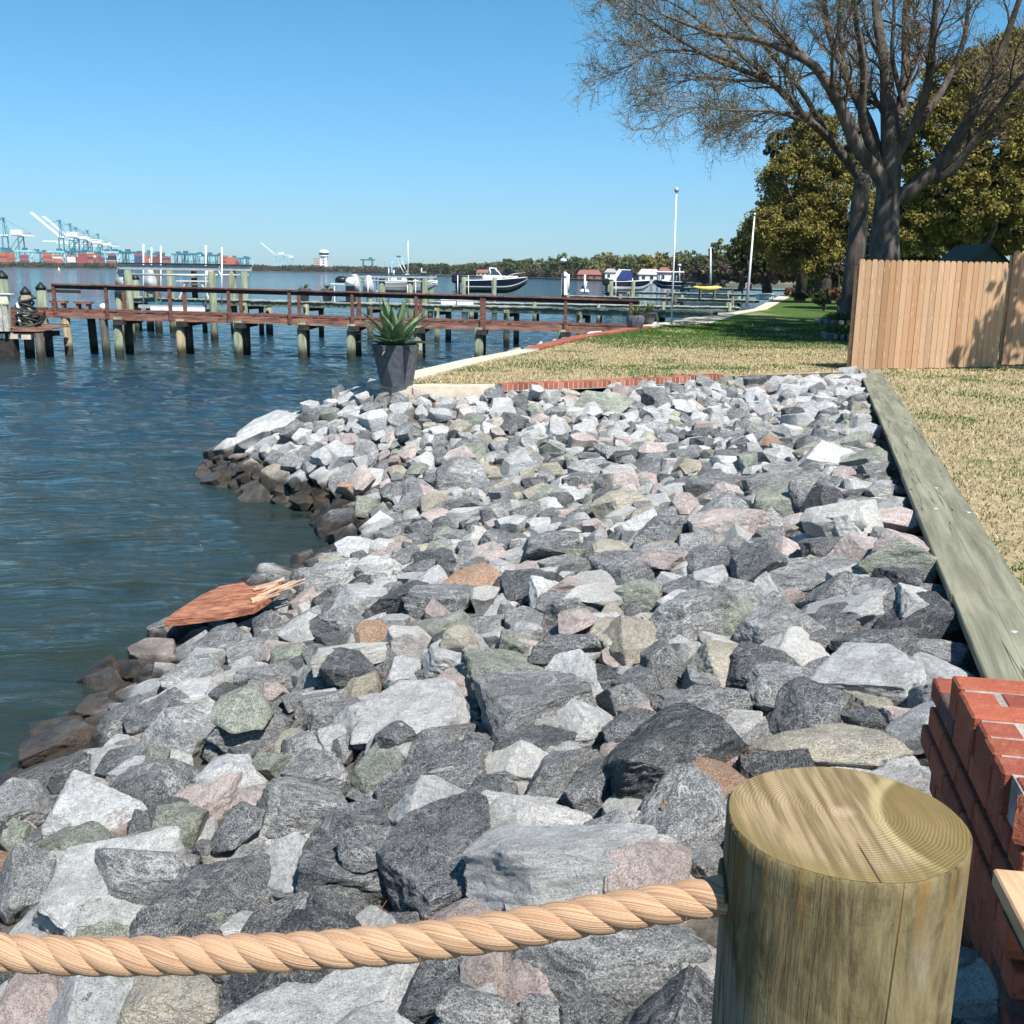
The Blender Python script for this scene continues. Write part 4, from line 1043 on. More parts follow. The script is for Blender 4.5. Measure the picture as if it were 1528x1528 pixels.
# the red pier in front
YP = 36.9
def red_pier():
    xl, xr = 48, 957
    A = at(xl, 462, YP); B = at(xr, 484, YP); A[2] = 1.56; B[2] = 1.27
    d = B-A; L = np.linalg.norm(d); d /= L; w = 1.5; n = vn(np.array([-d[1], d[0], 0])); R = np.column_stack([d, n, np.cross(d, n)])
    root = empty('red_pier', tuple(A), 'long weathered rust-red timber pier with handrails crossing the water', 'pier'); rs = np.random.RandomState(8)
    X = lambda px: (xat(px, YP)-A[0])/d[0]
    m = MB(); k = int(L/.14)
    for i in range(k): m.box(d*(i+.5)*L/k+n*w/2+np.array([0, 0, -.02+rs.normal(0, .008)]), (L/k-.01, w+rs.uniform(.02, .12), .04), R, col=None)
    m.build('deck_boards', [WOODRED], root)
    cuts = [0, X(150), X(240), X(325), X(415), X(520), X(610), X(700), X(850), L]
    for s in (-.02, w+.02):
        m = MB()
        for i, (a, b) in enumerate(zip(cuts[:-1], cuts[1:])): m.box(d*(a+b)/2+n*(s+.012*(i % 2))+np.array([0, 0, -.17+rs.normal(0, .012)]), (b-a-.01, .05, .24), R)
        m.build('stringer', [WOODRED2], root)
    for i, px in enumerate((68, 90, 108, 147)): 
        p = A+d*X(px)+n*(.1 if i % 2 else 1.3); pile(root, p[0], p[1], p[2]-.1, .14, PILED if i != 1 else PILET, -.1, None, A)
    for px, rp in ((170, 187), (264, 277), (351, 364), (447, 453), (522, 531), (622, 628), (715, 720), (841, 846)):
        p = A+d*X(px); pile(root, p[0], p[1]-.02, p[2]-.2, .155, PILET if px == 264 else PILE, rs.normal(-.04, .03), None, A)
        q = A+d*X(px)+n*(w-.05); q[0] = xat(rp, YP+w); pile(root, q[0], q[1], q[2]-.2, .15, PILED, rs.normal(0, .04), None, A)  # rear piles coloured darker, standing in for the shade under the deck
        m = MB(); m.box(d*X(px+5)+n*w/2+np.array([0, 0, -.36]), (.35, w+.5, .18), R); m.build('cross_beam', [DARKWOOD], root)
    posts = [79, 157, 252, 340, 431, 525, 621, 721, 845, 943]
    for px in posts:
        m = MB(); b = d*X(px); m.box(b+n*(-.07)+np.array([0, 0, .29]), (.11 if px not in (721,) else .2, .09, 1.12), bev=.008); m.build('rail_post', [WOODRED], root)
        if px > 80 and px < 800:
            m = MB(); m.box(b+n*(w+.07)+np.array([0, 0, .26]), (.12, .09, 1.05), bev=.008); m.build('rail_post', [WOODRED], root)
    for s, x0, dz in ((-.07, X(77), .0), (w+.07, X(108), -.03)):
        m = MB(); xs = [x0, X(250), X(430), X(620), X(840), L-.1]
        for a, b in zip(xs[:-1], xs[1:]): m.box(d*(a+b)/2+n*s+np.array([0, 0, .87+dz+rs.normal(0, .006)]), (b-a-.012, .17, .05), R, bev=.006)
        m.build('top_rail', [WOODRED], root)
        m = MB(); m.box(d*(xs[0]+xs[-1])/2+n*(s+.035)+np.array([0, 0, .775+dz]), (xs[-1]-xs[0], .04, .12), R); m.build('rail_board', [DARKWOOD], root)
    # low back rail and bench at the far left
    m = MB(); m.box(d*X(60)+n*(w+.3)+np.array([0, 0, .58]), (1.2, .06, .12), R); m.build('top_rail', [DARKWOOD], root)
    for px, wd in ((62, .55), (100, .6)):
        m = MB(); m.box(d*X(px)+n*(w-.3)+np.array([0, 0, .22]), (wd, .4, .07), R); m.box(d*X(px)+n*(w-.3)+np.array([-wd*.3, 0, .1]), (.08, .3, .2), R); m.box(d*X(px)+n*(w-.3)+np.array([wd*.3, 0, .1]), (.08, .3, .2), R); m.build('bench', [WOODRED2], root)
    m = MB(); m.lathe(d*X(137)+n*.8+np.array([0, 0, 0]), [(.1, 0), (.13, .1), (.12, .17), (.05, .22)], 10); m.build('white_cleat', [WHITE], root)
    # landing frame with broken posts at the shore end
    # steps down to the left
    st = empty('pier_steps', (xat(24, YP-.5), YP-.8, .9), 'red wooden steps leading down from the left end of the pier', 'steps')
    for i in range(4):
        m = MB(); m.box((0, -.2+.32*i, -.02+.19*i), (1.35, .34, .05)); m.box((0, -.03+.32*i, .07+.19*i), (1.32, .03, .15)); m.build('step', [WOODRED], st)
    for sx in (-.66, .66): m = MB(); m.bar((sx, -.3, -.1), (sx, 1.0, .62), .05, .24); m.build('step_side', [DARKWOOD], st)
red_pier()
def low_platform():
    c = at(-5, 495, YP-2.2); z = .92; root = empty('boarding_platform', (c[0], c[1], z), 'low broken timber boarding platform at the left edge below the pier steps', 'platform')
    x1 = xat(52, YP-2.2)-c[0]; x0 = -2.4; m = MB(); 
    for i in range(13): m.box(((x0+x1)/2+RS.normal(0, .03)+.02*i, .08+.145*i, RS.normal(0, .01)+.01*i), (x1-x0+RS.uniform(-.1, .15), .13, .04), rotz(.0))
    m.build('deck_boards', [WOODRED2], root)
    m = MB()
    for k in range(5): m.box((x1-.45-.42*k, -.03, -.18+.012*k), (.3, .05, .15), rotz(.02))
    m.build('joist_ends', [simple('pale_new_wood', (.55, .47, .4), .9, .15, 5)], root)
    m = MB(); m.box(((x0+x1)/2, .9, -.14), (x1-x0-.2, 1.7, .16)); m.build('frame', [DARKWOOD], root)
    for px, dy, mt in ((48, .1, PILED), (9, .0, PILET), (30, 1.7, PILED)):
        x = xat(px, YP-2.2)-c[0]; m = MB(); m.tube([(x, dy, -2.6), (x, dy, -.05)], [.13 if px != 9 else .05]*2, 10); m.build('pile', [mt], root)
    m = MB(); m.box((xat(-6, YP-2.2)-c[0], .15, -1.3), (.75, .4, 2.2)); m.build('skirt_boards', [DARKWOOD], root)
    pb = empty('power_box', (xat(2, YP-2.4), YP-2.4, .95), 'small cream electrical box on a weathered stand at the left edge', 'electrical box')
    m = MB(); m.box((0, 0, 1.0), (.32, .2, .3), bev=.01); m.build('cabinet', [simple('cream_metal', (.7, .66, .5), .5, .1)], pb)
    m = MB(); m.box((0.02, 0, 1.17), (.52, .28, .03)); m.build('lid', [WHITE], pb)
    m = MB(); m.box((.02, 0, .4), (.14, .12, .84)); m.box((-.16, 0, .35), (.1, .06, .75), rotz(.2)); m.build('stand', [simple('grey_post_wood', (.4, .38, .34), .9, .3)], pb)
    # standing piles of the left end
    CP = simple('black_pile_cap', (.012, .016, .022), .5, .2)
    for px, pt, yy, lab in ((3, 414, YP-1., 'tall capped pile cut by the left edge of the picture'), (61, 431, YP+2.5, 'black-capped greenish pile standing behind the pier bench')):
        t_ = at(px, pt, yy); q = empty('mooring_pile', (t_[0], yy, 0), lab, 'pile'); pile(q, t_[0], yy, t_[2], .17, PILE, 0, CP, (t_[0], yy, 0))
    t_ = at(38, 438, YP-.9); q = empty('hose_pile', (t_[0], YP-.9, 0), 'capped pile beside the steps, wrapped in coils of dark hose', 'pile'); pile(q, t_[0], YP-.9, t_[2], .16, PILET, .05, CP, (t_[0], YP-.9, 0))
    m = MB(); rs = np.random.RandomState(1)
    for k in range(11):
        zz = t_[2]-.15-.085*k; a = np.linspace(0, 2*math.pi, 17); r_ = .23+.05*math.sin(k*2.1)+.015*k; m.tube(np.column_stack([r_*np.cos(a)+.02*math.sin(k), r_*np.sin(a), zz+.1*np.sin(a+k*1.3)]), .035, 6, cap=False)
    m.build('hose_coil', [simple('dark_green_hose', (.035, .05, .045), .5, .3, 9)], q)
    m = MB(); m.tube([(-.2, -.22, t_[2]-.3), (-.17, -.24, t_[2]-.9), (-.15, -.22, t_[2]-1.05)], .045, 8); m.build('fender', [WHITE], q)
low_platform()

# second dock (greenish), behind the red pier
D2A = P(180, 443, 1.62); D2B = P(1062, 465.5, 1.6)
dk2, A2, d2_, n2, L2, R2 = dock(D2A, D2B, 1.4, 'long greenish-grey dock without handrails right behind the red pier', None, DECKGREY, GREENTIM, 3.2, PILE, .004, .5)
for px in (182, 260, 300): pass
def on2(px, back=.7):
    # point on the second dock's deck under a photo column
    best = min((abs(proj(A2+d2_*s+n2*back)[0]-px), s) for s in np.linspace(0, L2, 900)); return A2+d2_*best[1]+n2*back
for px, lab in ((455, 'potted palm on the second dock, left of the two behind the pier rail'), (488, 'potted palm on the second dock, right of the two behind the pier rail')):
    p = on2(px); root = empty('potted_palm', tuple(p), lab, 'potted plant'); m = MB(); m.lathe((0, 0, 0), [(.18, 0), (.27, .5), (.29, .52), (.29, .56), (.24, .56)], 16); m.build('pot', [simple('slate_pot', (.1, .105, .12))], root)
    m = MB(); rs = np.random.RandomState(px)
    for i in range(34): leaf_strip(m, (0, 0, .52), rs.rand()*6.28, .5*rs.uniform(.6, 1), .022, rs.uniform(.4, 1.4), -1.1, 6, thick=.002)
    m.build('fronds', [simple('palm_frond', (.16, .2, .07), .7, .4, 7)], root)
p = on2(511); root = empty('barbecue_grill', tuple(p), 'black domed barbecue grill on a white trolley on the second dock', 'grill')
m = MB(); m.lathe((0, 0, .95), [(.24, -.1), (.26, 0), (.24, .1), (.15, .18), (.04, .2)], 16, sx=1.2); m.build('lid', [BLACK], root)
m = MB(); [m.bar((sx*.3, sy*.2, 0), (sx*.3, sy*.2, .83), .04, .04) for sx in (-1, 1) for sy in (-1, 1)]; m.box((0, 0, .3), (.66, .45, .03)); m.box((0, 0, .8), (.95, .5, .04)); m.build('trolley', [WHITE], root)
p = on2(524); root = empty('white_drum', tuple(p), 'round white drum on a stand beside the black grill', 'drum')
m = MB(); m.tube([(0, -.2, .9), (0, .2, .9)], .2, 20); m.build('drum', [WHITE], root); m = MB(); m.box((0, 0, .36), (.4, .4, .72)); m.build('stand', [BLACK], root)
for px, lab, w_ in ((670, 'long white dock box, left of the pair on the second dock', .68), (694, 'long white dock box, right of the pair on the second dock', .7)):
    p = on2(px); root = empty('dock_box', tuple(p), lab, 'dock box', 'white dock boxes on the second dock'); m = MB(); m.box((0, 0, .1), (w_, .45, .2), bev=.02); m.build('box', [WHITE], root); m = MB(); m.box((0, -.01, .215), (w_+.03, .5, .03), bev=.01); m.build('lid', [WHITE], root)

# farther docks, right-hand side
rows = [((590, 470, 1.35), (985, 462, 1.3), 'grey dock half hidden behind the second dock'),]
def fdock(p1, z, p2, w, lab, bent=4, grp='docks off the lawn beyond the pier'):
    A = P(p1[0], p1[1], z); B = P(p2[0], p2[1], z); return dock(A, B, w, lab, grp, DECKGREY, GREENTIM, bent, PILE, .004, .5, bd=.3, pz=.25)
fdock((600, 449.5), 1.15, (1105, 458.5), 1.6, 'third dock from the camera, with short piles standing over its deck')
fdock((840, 441), 1.1, (1125, 448), 1.8, 'fourth dock from the camera, ending by the leaning white pole', 5)
fdock((905, 434.5), 1.1, (1150, 440), 2., 'fifth dock from the camera, running behind the white dock box', 7)
fdock((1010, 428.5), 1.2, (1175, 432.5), 2.4, 'farthest of the docks, a thin line below the wooded shore', 10)

def lift(name, px0, px1, y, wy, ztop, label, pipes=(), beams=True, drapes=(), posts=None):
    x0, x1 = xat(px0, y), xat(px1, y); root = empty(name, ((x0+x1)/2, y, 0), label, 'boat lift'); o = np.array([(x0+x1)/2, y, 0])
    for (x, yy) in ([(x0, y), (x1, y), (x0, y+wy), (x1, y+wy)] if posts is None else posts): pile(root, x, yy, ztop-.12, .16, PILE, RS.normal(0, .04), None, o)
    if beams:
        for yy in (y, y+wy):
            m = MB(); m.box((0, yy-y, ztop), (x1-x0+.7, .14, .2)); m.build('lift_beam', [STEEL], root)
            m = MB(); m.box((0, yy-y, ztop+.16), (x1-x0+.7, .3, .06)); m.build('beam_board', [DARKWOOD], root)
            m = MB(); m.tube([(-(x1-x0)/2-.2, yy-y, ztop-.3), ((x1-x0)/2+.2, yy-y, ztop-.3)], .04, 8); m.build('drive_pipe', [STEEL], root)
    for (px, pt, pb, yy) in pipes:
        a, b = at(px, pb, yy), at(px, pt, yy); m = MB(); m.tube([a-o, b-o], .032, 8); m.build('guide_pole', [PVC], root)
    for (px, py, yy) in drapes:
        c = at(px, py, yy)-o; m = MB(); V = [c+np.array(q) for q in ((-.1, 0, 0), (.25, .02, 0), (.42, .05, -.55), (.4, 0, -1.), (.15, .02, -1.2), (-.28, 0, -1.05), (-.2, .0, -.5), (0, .28, 0), (.3, .25, -.5), (.25, .25, -1.), (-.2, .22, -1.0))]
        m.add(V, [(0, 1, 2, 6), (6, 2, 3, 5), (5, 3, 4), (7, 8, 2, 1), (8, 9, 3, 2), (0, 6, 10, 7), (6, 5, 10), (7, 10, 9, 8), (9, 10, 5, 4, 3)], 0, True); m.build('motor_cover', [simple('white_tarp', (.5, .5, .52), .8, .25, 2)], root)
    return root, o
# left lift, empty, with cradle and bunk boards
y1 = 45.6
L1, o1 = lift('boat_lift', 191, 316, y1, 5.5, 3.02, 'empty boat lift with grey beams and five tall white guide poles, left', pipes=((214, 364, 457, y1+1), (240, 367, 452, y1+1.5), (226, 369, 430, y1+5), (307, 366, 457, y1+1), (331, 369, 456, y1+1)),
              drapes=((178, 398, y1+.1), (219, 400, y1+4.6)))
m = MB(); a = at(208, 457, y1+.6)-o1; b = at(306, 459, y1+.6)-o1; m.bar(a, b, .3, .14); m.build('cradle_beam', [STEEL], L1)
m = MB(); m.bar(at(222, 454, y1+1.4)-o1, at(303, 455, y1+1.4)-o1, .2, .2); m.build('bunk_board', [simple('faded_blue_carpet', (.05, .16, .22), .9, .3)], L1)
m = MB(); m.bar(at(225, 460, y1+.5)-o1, at(306, 462, y1+.5)-o1, .12, .16); m.build('bunk_board', [WHITE], L1)
m = MB(); m.bar(at(230, 465, y1+.7)-o1, at(345, 467, y1+.7)-o1, .12, .3); m.build('walk_beam', [GREENTIM], L1)
for px, pt, yy, mt in ((176, 420, 46, PILE), (202, 416, 52, PILE), (221, 425, 52, PILE), (232, 403, 51, PILED), (346, 402, 51.2, PILE), (401, 457, 51, PILE)):
    t_ = at(px, pt, yy); q = empty('mooring_pile', (t_[0], yy, 0), {176: 'leftmost lift pile under the pale motor cover', 202: 'flat-topped pile just right of the leftmost lift pile', 221: 'short pile behind the second motor cover', 232: 'dark pile inside the left boat lift', 346: 'greenish pile at the right end of the left boat lift', 401: 'low pointed pile standing alone between pier and second dock'}[px], 'pile')
    pile(q, t_[0], yy, t_[2], .17, mt, 0, BLACK if px in (202, 401) else None, (t_[0], yy, 0))
# jet-ski like frame / swim ladder clutter on the second dock
p = on2(292); root = empty('fish_cleaning_table', tuple(p), 'pale fish-cleaning table with a curved tap on the second dock', 'table')
m = MB(); m.box((0, 0, .8), (1.6, .6, .06)); m.build('table_top', [simple('pale_table', (.6, .52, .46), .8, .15)], root); m = MB(); [m.bar((sx*.7, sy*.2, 0), (sx*.35, sy*.2, .8), .07, .07) for sx in (-1, 1) for sy in (-1, 1)]; m.build('legs', [simple('pale_table', (.6, .52, .46))], root)
a = np.linspace(0, 3.1, 10); m = MB(); m.tube(np.column_stack([.9-.35*np.cos(a), a*0, 1.0+.45*np.sin(a)]), .03, 6); m.build('tap', [PVC], root)
m = MB(); m.lathe((.75, 0, .83), [(.25, 0), (.3, .25), (.12, .5)], 10); m.build('sink_bucket', [simple('pale_table', (.6, .52, .46))], root)
p = on2(291, 1.2); root = empty('piling_post', tuple(p), 'dark narrow post wrapped with white bands behind the cleaning table', 'post'); m = MB(); m.tube([(0, 0, 0), (0, 0, 1.45)], .14, 10); m.build('shaft', [DARKWOOD], root); m = MB(); m.tube([(0, 0, .95), (0, 0, 1.1)], .16, 10); m.tube([(0, 0, .6), (0, 0, .7)], .16, 10); m.build('white_bands', [WHITE], root)

# ---- boats
def hull(root, L, Bm, Hh, mats, stripe=.45, vee=.35, sheer=.25, name='hull', botm=None, topm=None):
    # stations from stern (x=0) to bow (x=L): keel, chine, stripe, gunwale
    ns = 17; V = []; 
    for i in range(ns):
        u = i/(ns-1); hb = Bm/2*(1-max(0, (u-.45)/.55)**2.2*.97); zt = Hh*(1+sheer*u*u); zk = Hh*(0+.85*max(0, (u-.62)/.38)**2.1); x = L*u+.0
        zc = zk+(Hh*.3)*(1-u*.2); zc = min(zc, zt*.96); hc = hb*(.84-.3*u*u)
        rk = lambda z: x-(0 if u < .97 else 0)
        zs_ = zc+(zt-zc)*stripe; hs = hc+(hb-hc)*stripe**.8; z2 = zc+(zt-zc)*(stripe-.1); h2 = hc+(hb-hc)*(stripe-.1)**.8
        prof = [(0, zk), (hc, zc), (h2, z2), (hs, zs_), (hb, zt), (hb*.93, zt+.03), (hb*.9, zt-.12)]
        V += [(x, -p[0], p[1]) for p in prof]+[(x, p[0], p[1]) for p in prof]
    k = 7; F = []; Mi = []
    for i in range(ns-1):
        for sd_ in (0, 1):
            for j in range(k-1):
                a = i*2*k+sd_*k+j; b = a+2*k; q = (a, b, b+1, a+1); F.append(q if sd_ else q[::-1]); Mi.append([0, 0, 1, 2, 3, 3][j])
    F.append(tuple([j for j in range(k-1)]+[k+j for j in range(k-2, -1, -1)])); Mi.append(2)
    # deck inside
    for i in range(ns-1):
        a = i*2*k+k-1; b = a+k; F.append((a, a+2*k, b+2*k, b)); Mi.append(3)
    return mkobj(name, V, F, mats, root, smooth=False, midx=Mi)
def outboard(root, x, y, z, s=1., mat=BLACK):
    m = MB(); m.box((x-.25*s, y, z+.42*s), (.6*s, .42*s, .62*s), bev=.12*s); m.box((x-.18*s, y, z-.1*s), (.26*s, .2*s, .7*s), bev=.05); m.box((x-.3*s, y, z-.45*s), (.5*s, .3*s, .05*s)); m.tube([(x-.45*s, y, z-.62*s), (x+.15*s, y, z-.62*s)], [.05*s, .1*s], 8); m.box((x-.15*s, y, z-.5*s), (.2*s, .06*s, .5*s))
    return m.build('outboard_motor', [mat], root)
def boat_at(name, px0, px1, pykeel, y, label, flip=False):
    x0, x1 = xat(px0, y), xat(px1, y); z = at((px0+px1)/2, pykeel, y)[2]
    root = empty(name, (x1 if flip else x0, y, z), label, 'boat'); root.rotation_euler = (0, 0, math.pi if flip else 0); return root, x1-x0
# navy sport boat
yb = 84.; b, L = boat_at('motor_boat', 690, 787, 437.5, yb, 'navy and white cabin motorboat with black outboards raised on a lift')
hull(b, L, 2.5, .95, [BOTG, WHITE, NAVY, GELW], .38, sheer=.32)
m = MB(); m.box((L*.46, 0, 1.2), (L*.3, 1.9, .34), bev=.12, taper=.9); m.box((L*.68, 0, 1.24), (L*.36, 1.4, .2), bev=.09); m.build('cabin', [GELW], b)
m = MB(); V = [(L*.44, -.85, 1.35), (L*.6, -.6, 1.35), (L*.52, -.6, 1.85), (L*.42, -.8, 1.9)]; V += [(a, -c, e) for a, c, e in V]; m.add(V, [(0, 1, 2, 3), (4, 7, 6, 5), (1, 5, 6, 2), (3, 2, 6, 7)]); m.build('windshield', [GLASS], b)
m = MB()
for a_, c_ in (((L*.44, -.87, 1.35), (L*.42, -.82, 1.92)), ((L*.6, -.62, 1.36), (L*.51, -.62, 1.88)), ((L*.42, -.82, 1.92), (L*.52, -.62, 1.88)), ((L*.44, .87, 1.35), (L*.42, .82, 1.92)), ((L*.52, .62, 1.88), (L*.42, .82, 1.92)), ((L*.52, -.62, 1.88), (L*.52, .62, 1.88)), ((L*.51, -.66, 1.9), (L*.55, -.5, 1.36))): m.tube([a_, c_], .05, 6)
m.build('windshield_frame', [WHITE], b)
m = MB(); m.tube([(L*.62, -.95, 1.22), (L*.8, -.75, 1.5), (L*.97, -.1, 1.6), (L*.97, .1, 1.6), (L*.8, .75, 1.5), (L*.62, .95, 1.22)], .025, 6); m.build('bow_rail', [STEEL], b)
outboard(b, -.15, -.4, .6, 1.2, simple('navy_motor', (.015, .02, .04), .3, .2)); outboard(b, -.15, .4, .6, 1.2, simple('navy_motor', (.015, .02, .04)))
lift('boat_lift', 692, 738, yb-1.9, 3.8, at(700, 411, yb)[2], 'boat lift with white rails carrying the navy motorboat', pipes=((699, 411, 455, yb-1.7), (734, 411, 455, yb-1.7), (683, 411, 446, yb-1.7)), beams=False)
m = MB(); 
# skiff on the middle lift
ys_ = 66.; b, L = boat_at('skiff', 571, 653, 437, ys_, 'low grey-white centre-console skiff hanging in the middle boat lift')
hull(b, L, 1.9, .62, [simple('white_tarp', (.62, .62, .64)), WHITE, simple('grey_gelcoat', (.45, .48, .5), .3, .05), GELW], .55, sheer=.22)
m = MB(); m.box((L*.42, 0, .85), (.5, .6, .6), bev=.08); m.build('console', [GELW], b); m = MB(); m.tube([(L*.2, 0, .6), (L*.2, 0, 1.35)], .06, 8); m.box((L*.2, 0, .85), (.35, .4, .3), bev=.06); m.build('seat', [WHITE], b)
m = MB(); m.tube([(L*.28, -.3, 1.9), (L*.46, -.3, .8)], .035, 6); m.tube([(L*.33, .3, 1.9), (L*.5, .3, .8)], .035, 6); m.build('rods', [STEEL], b)
m = MB(); m.tube([(L*.46, 0, 1.1), (L*.47, 0, 3.1)], .03, 6); m.build('antenna', [PVC], b)
L3, o3 = lift('boat_lift', 534, 634, ys_-2.3, 4.6, at(580, 411.5, ys_)[2], 'boat lift with two white motor covers holding the grey skiff', pipes=((549, 411, 452, ys_-2.4), (562, 411, 452, ys_-2), (580, 400, 452, ys_+2), (608, 411, 452, ys_-2.2), (620, 411, 452, ys_-2.3), (629, 400, 440, ys_+2)), drapes=((526, 409, ys_-2.5), (547, 411, ys_-2.4)))
for px, pt, lab in ((551, 413, 'pile left of the skiff under the second white cover'), (570, 416, 'pile at the stern of the grey skiff'), (612, 414, 'thin pile in front of the grey skiff'), (632, 405, 'tallest dark pile at the bow of the grey skiff')):
    t_ = at(px, pt, ys_-2.1); q = empty('mooring_pile', (t_[0], ys_-2.1, 0), lab, 'pile'); pile(q, t_[0], ys_-2.1, t_[2], .18, PILE, 0, None, (t_[0], ys_-2.1, 0))
# blue and white cruiser
yc = 96.; b, L = boat_at('cruiser', 912, 974, 435, yc, 'white and navy cruiser with a blue canopy on a lift, left of the flagpole')
hull(b, L, 2.2, .85, [GELW, WHITE, NAVY, GELW], .3, sheer=.2)
m = MB(); V = [(L*.06, -.8, 1.), (L*.5, -.8, 1.), (L*.5, -.7, 1.5), (L*.42, -.7, 1.85), (L*.2, -.7, 1.85)]; V += [(a, -c, e) for a, c, e in V]; m.add(V, [(0, 1, 2, 3, 4), (9, 8, 7, 6, 5), (4, 3, 8, 9), (3, 2, 7, 8), (0, 4, 9, 5), (1, 6, 7, 2)]); m.build('canopy', [BLUEC], b)
m = MB(); m.bar((L*.04, -.82, .98), (L*.2, -.72, 1.9), .05, .3); m.bar((L*.18, 0, 1.88), (L*.45, 0, 1.88), 1.4, .07); m.build('canopy_frame', [WHITE], b)
outboard(b, -.2, 0, .4, 1.)
lift('boat_lift', 913, 946, yc-2, 4, at(930, 417, yc)[2], 'boat lift holding the white and navy cruiser', pipes=((919, 415, 445, yc-2), (944, 415, 445, yc-2)), beams=False)
ye = 108.; b, L = boat_at('runabout', 976, 1016, 431, ye, 'white-hulled boat with a long flat white top, right behind the flagpole', True)
hull(b, L, 2.1, .7, [NAVY, WHITE, NAVY, GELW], .3); m = MB(); m.box((L*.5, 0, 1.65), (L*1.15, 2.1, .12), bev=.05); m.build('hard_top', [WHITE], b); m = MB(); [m.tube([(L*u, s*.8, .7), (L*u, s*.8, 1.6)], .05, 6) for u in (.2, .75) for s in (-1, 1)]; m.build('top_posts', [STEEL], b); outboard(b, -.1, 0, .4, .9)
yk = 88.; b, L = boat_at('kayak', 1036, 1078, 436, yk, 'long yellow kayak on the dock rack beside the white bow')
V = []; F = []; n = 10; ns = 13
for i in range(ns):
    u = i/(ns-1); r_ = .33*math.sin(math.pi*min(max(u, .02), .98))**.6
    for j in range(n): a = j*2*math.pi/n; V.append((L*u, r_*1.1*math.cos(a), .3+r_*math.sin(a)*.8+.1*(2*u-1)**2))
F = [(i*n+j, i*n+(j+1) % n, (i+1)*n+(j+1) % n, (i+1)*n+j) for i in range(ns-1) for j in range(n)]; mkobj('hull', V, F, YEL, b, smooth=True)
m = MB(); m.lathe((L*.45, 0, .5), [(.3, 0), (.34, .08), (.24, .08), (.2, -.05)], 14, sx=2.2); m.build('cockpit_rim', [BLACK], b)
m = MB(); [m.bar((L*u, s*.3, -.6), (L*u, s*.3, .15), .1, .1) for u in (.25, .75) for s in (-1, 1)]; m.build('rack', [GREENTIM], b)
# jet ski lift on the left
for px, y_, lab in ((873, 80., 'white jet ski parked on a small lift beyond the red pier rail'), (842, 83., 'white equipment locker and lamp pole at the dock corner')):
    if px == 873:
        b, L = boat_at('jet_ski', 866, 880, 440, y_, lab); m = MB(); m.box((L*.5, 0, .25), (L, .6, .35), bev=.14); m.build('hull', [WHITE], b); m = MB(); m.box((L*.4, 0, .55), (L*.5, .4, .3), bev=.12); m.build('seat', [BLACK], b); m = MB(); m.bar((L*.55, 0, .5), (L*.7, 0, 1.0), .3, .12); m.build('handlebar', [WHITE], b)
    else:
        c_ = at(px, 441, y_); b = empty('dock_locker', tuple(c_), 'small white locker at the corner of the fourth dock', 'locker'); m = MB(); m.box((0, 0, .7), (.5, .5, 1.4), bev=.06); m.build('body', [WHITE], b); m = MB(); m.lathe((0, 0, 1.4), [(.32, 0), (.2, .3), (.03, .4)], 10); m.build('lid', [WHITE], b)
def pole(px0, py0, px1, py1, y, r0, r1, name, lab, cat, mat=WHITE, lamp=0, z0=None):
    a = at(px0, py0, y); b_ = at(px1, py1, y); root = empty(name, tuple(a), lab, cat); m = MB(); m.tube([(0, 0, 0), b_-a], [r0, r1], 10); m.build('shaft', [mat], root)
    if lamp == 1:
        m = MB(); e = b_-a; m.lathe(e, [(.08, -.15), (.24, -.05), (.26, .05), (.1, .18)], 12); m.build('lamp_head', [WHITE], root)
    elif lamp == 2:
        m = MB(); m.lathe(b_-a, [(.05, 0), (.08, .08), (.02, .16)], 8); m.build('finial', [STEEL], root)
    return root, b_-a
pole(1002, 483, 1009.5, 287, 33.5, .03, .018, 'flagpole', 'tall slim bare white flagpole standing at the seawall by the potted yuccas', 'flagpole', lamp=2)
pole(1114, 458, 1126, 322, 55.5, .085, .03, 'flagpole', 'thick white leaning flagpole beside the white dock box', 'flagpole', lamp=2)
pole(1060, 430, 1060.5, 370, 130, .14, .09, 'mast', 'thin pale mast standing behind the yellow kayak', 'mast', simple('pale_mast', (.6, .6, .58)))
pole(840, 450, 840.5, 389, 80, .08, .06, 'dock_lamp', 'dock lamp on a dark pole left of the red-roofed house', 'lamp post', DARKWOOD, 1)
pole(1014, 432, 1014, 396, 150, .1, .08, 'dock_lamp', 'dock lamp on a grey pole just right of the tall flagpole', 'lamp post', STEEL, 1)
pole(848, 437, 848.5, 409, 79, .07, .07, 'guide_pole', 'white guide pole of the jet ski lift, left of two', 'pole', PVC)
pole(872, 437, 873, 410, 79, .07, .07, 'guide_pole', 'white guide pole of the jet ski lift, right of two', 'pole', PVC)
fr, e = pole(1138, 428, 1139, 391, 140, .14, .08, 'flagpole', 'grey pole flying a small striped flag before the trees', 'flagpole', STEEL)
m = MB(); rs = np.random.RandomState(2); fx = [0, -.6, -1.2, -1.7, -2.1]; 
for s in range(7):
    for i in range(4):
        z0_ = e[2]-.1-s*.22; dr = [0, -.35, -.8, -1.4, -2.0]
        m.add([e*(1, 1, 0)+np.array((fx[i], .15*math.sin(i*2), z0_+dr[i])), e*(1, 1, 0)+np.array((fx[i+1], .15*math.sin(i*2+2), z0_+dr[i+1])), e*(1, 1, 0)+np.array((fx[i+1], .15*math.sin(i*2+2), z0_-.22+dr[i+1])), e*(1, 1, 0)+np.array((fx[i], .15*math.sin(i*2), z0_-.22+dr[i]))], [(0, 1, 2, 3)], s % 2)
m.build('flag', [simple('flag_red', (.5, .05, .06), .8, .1), WHITE], fr)
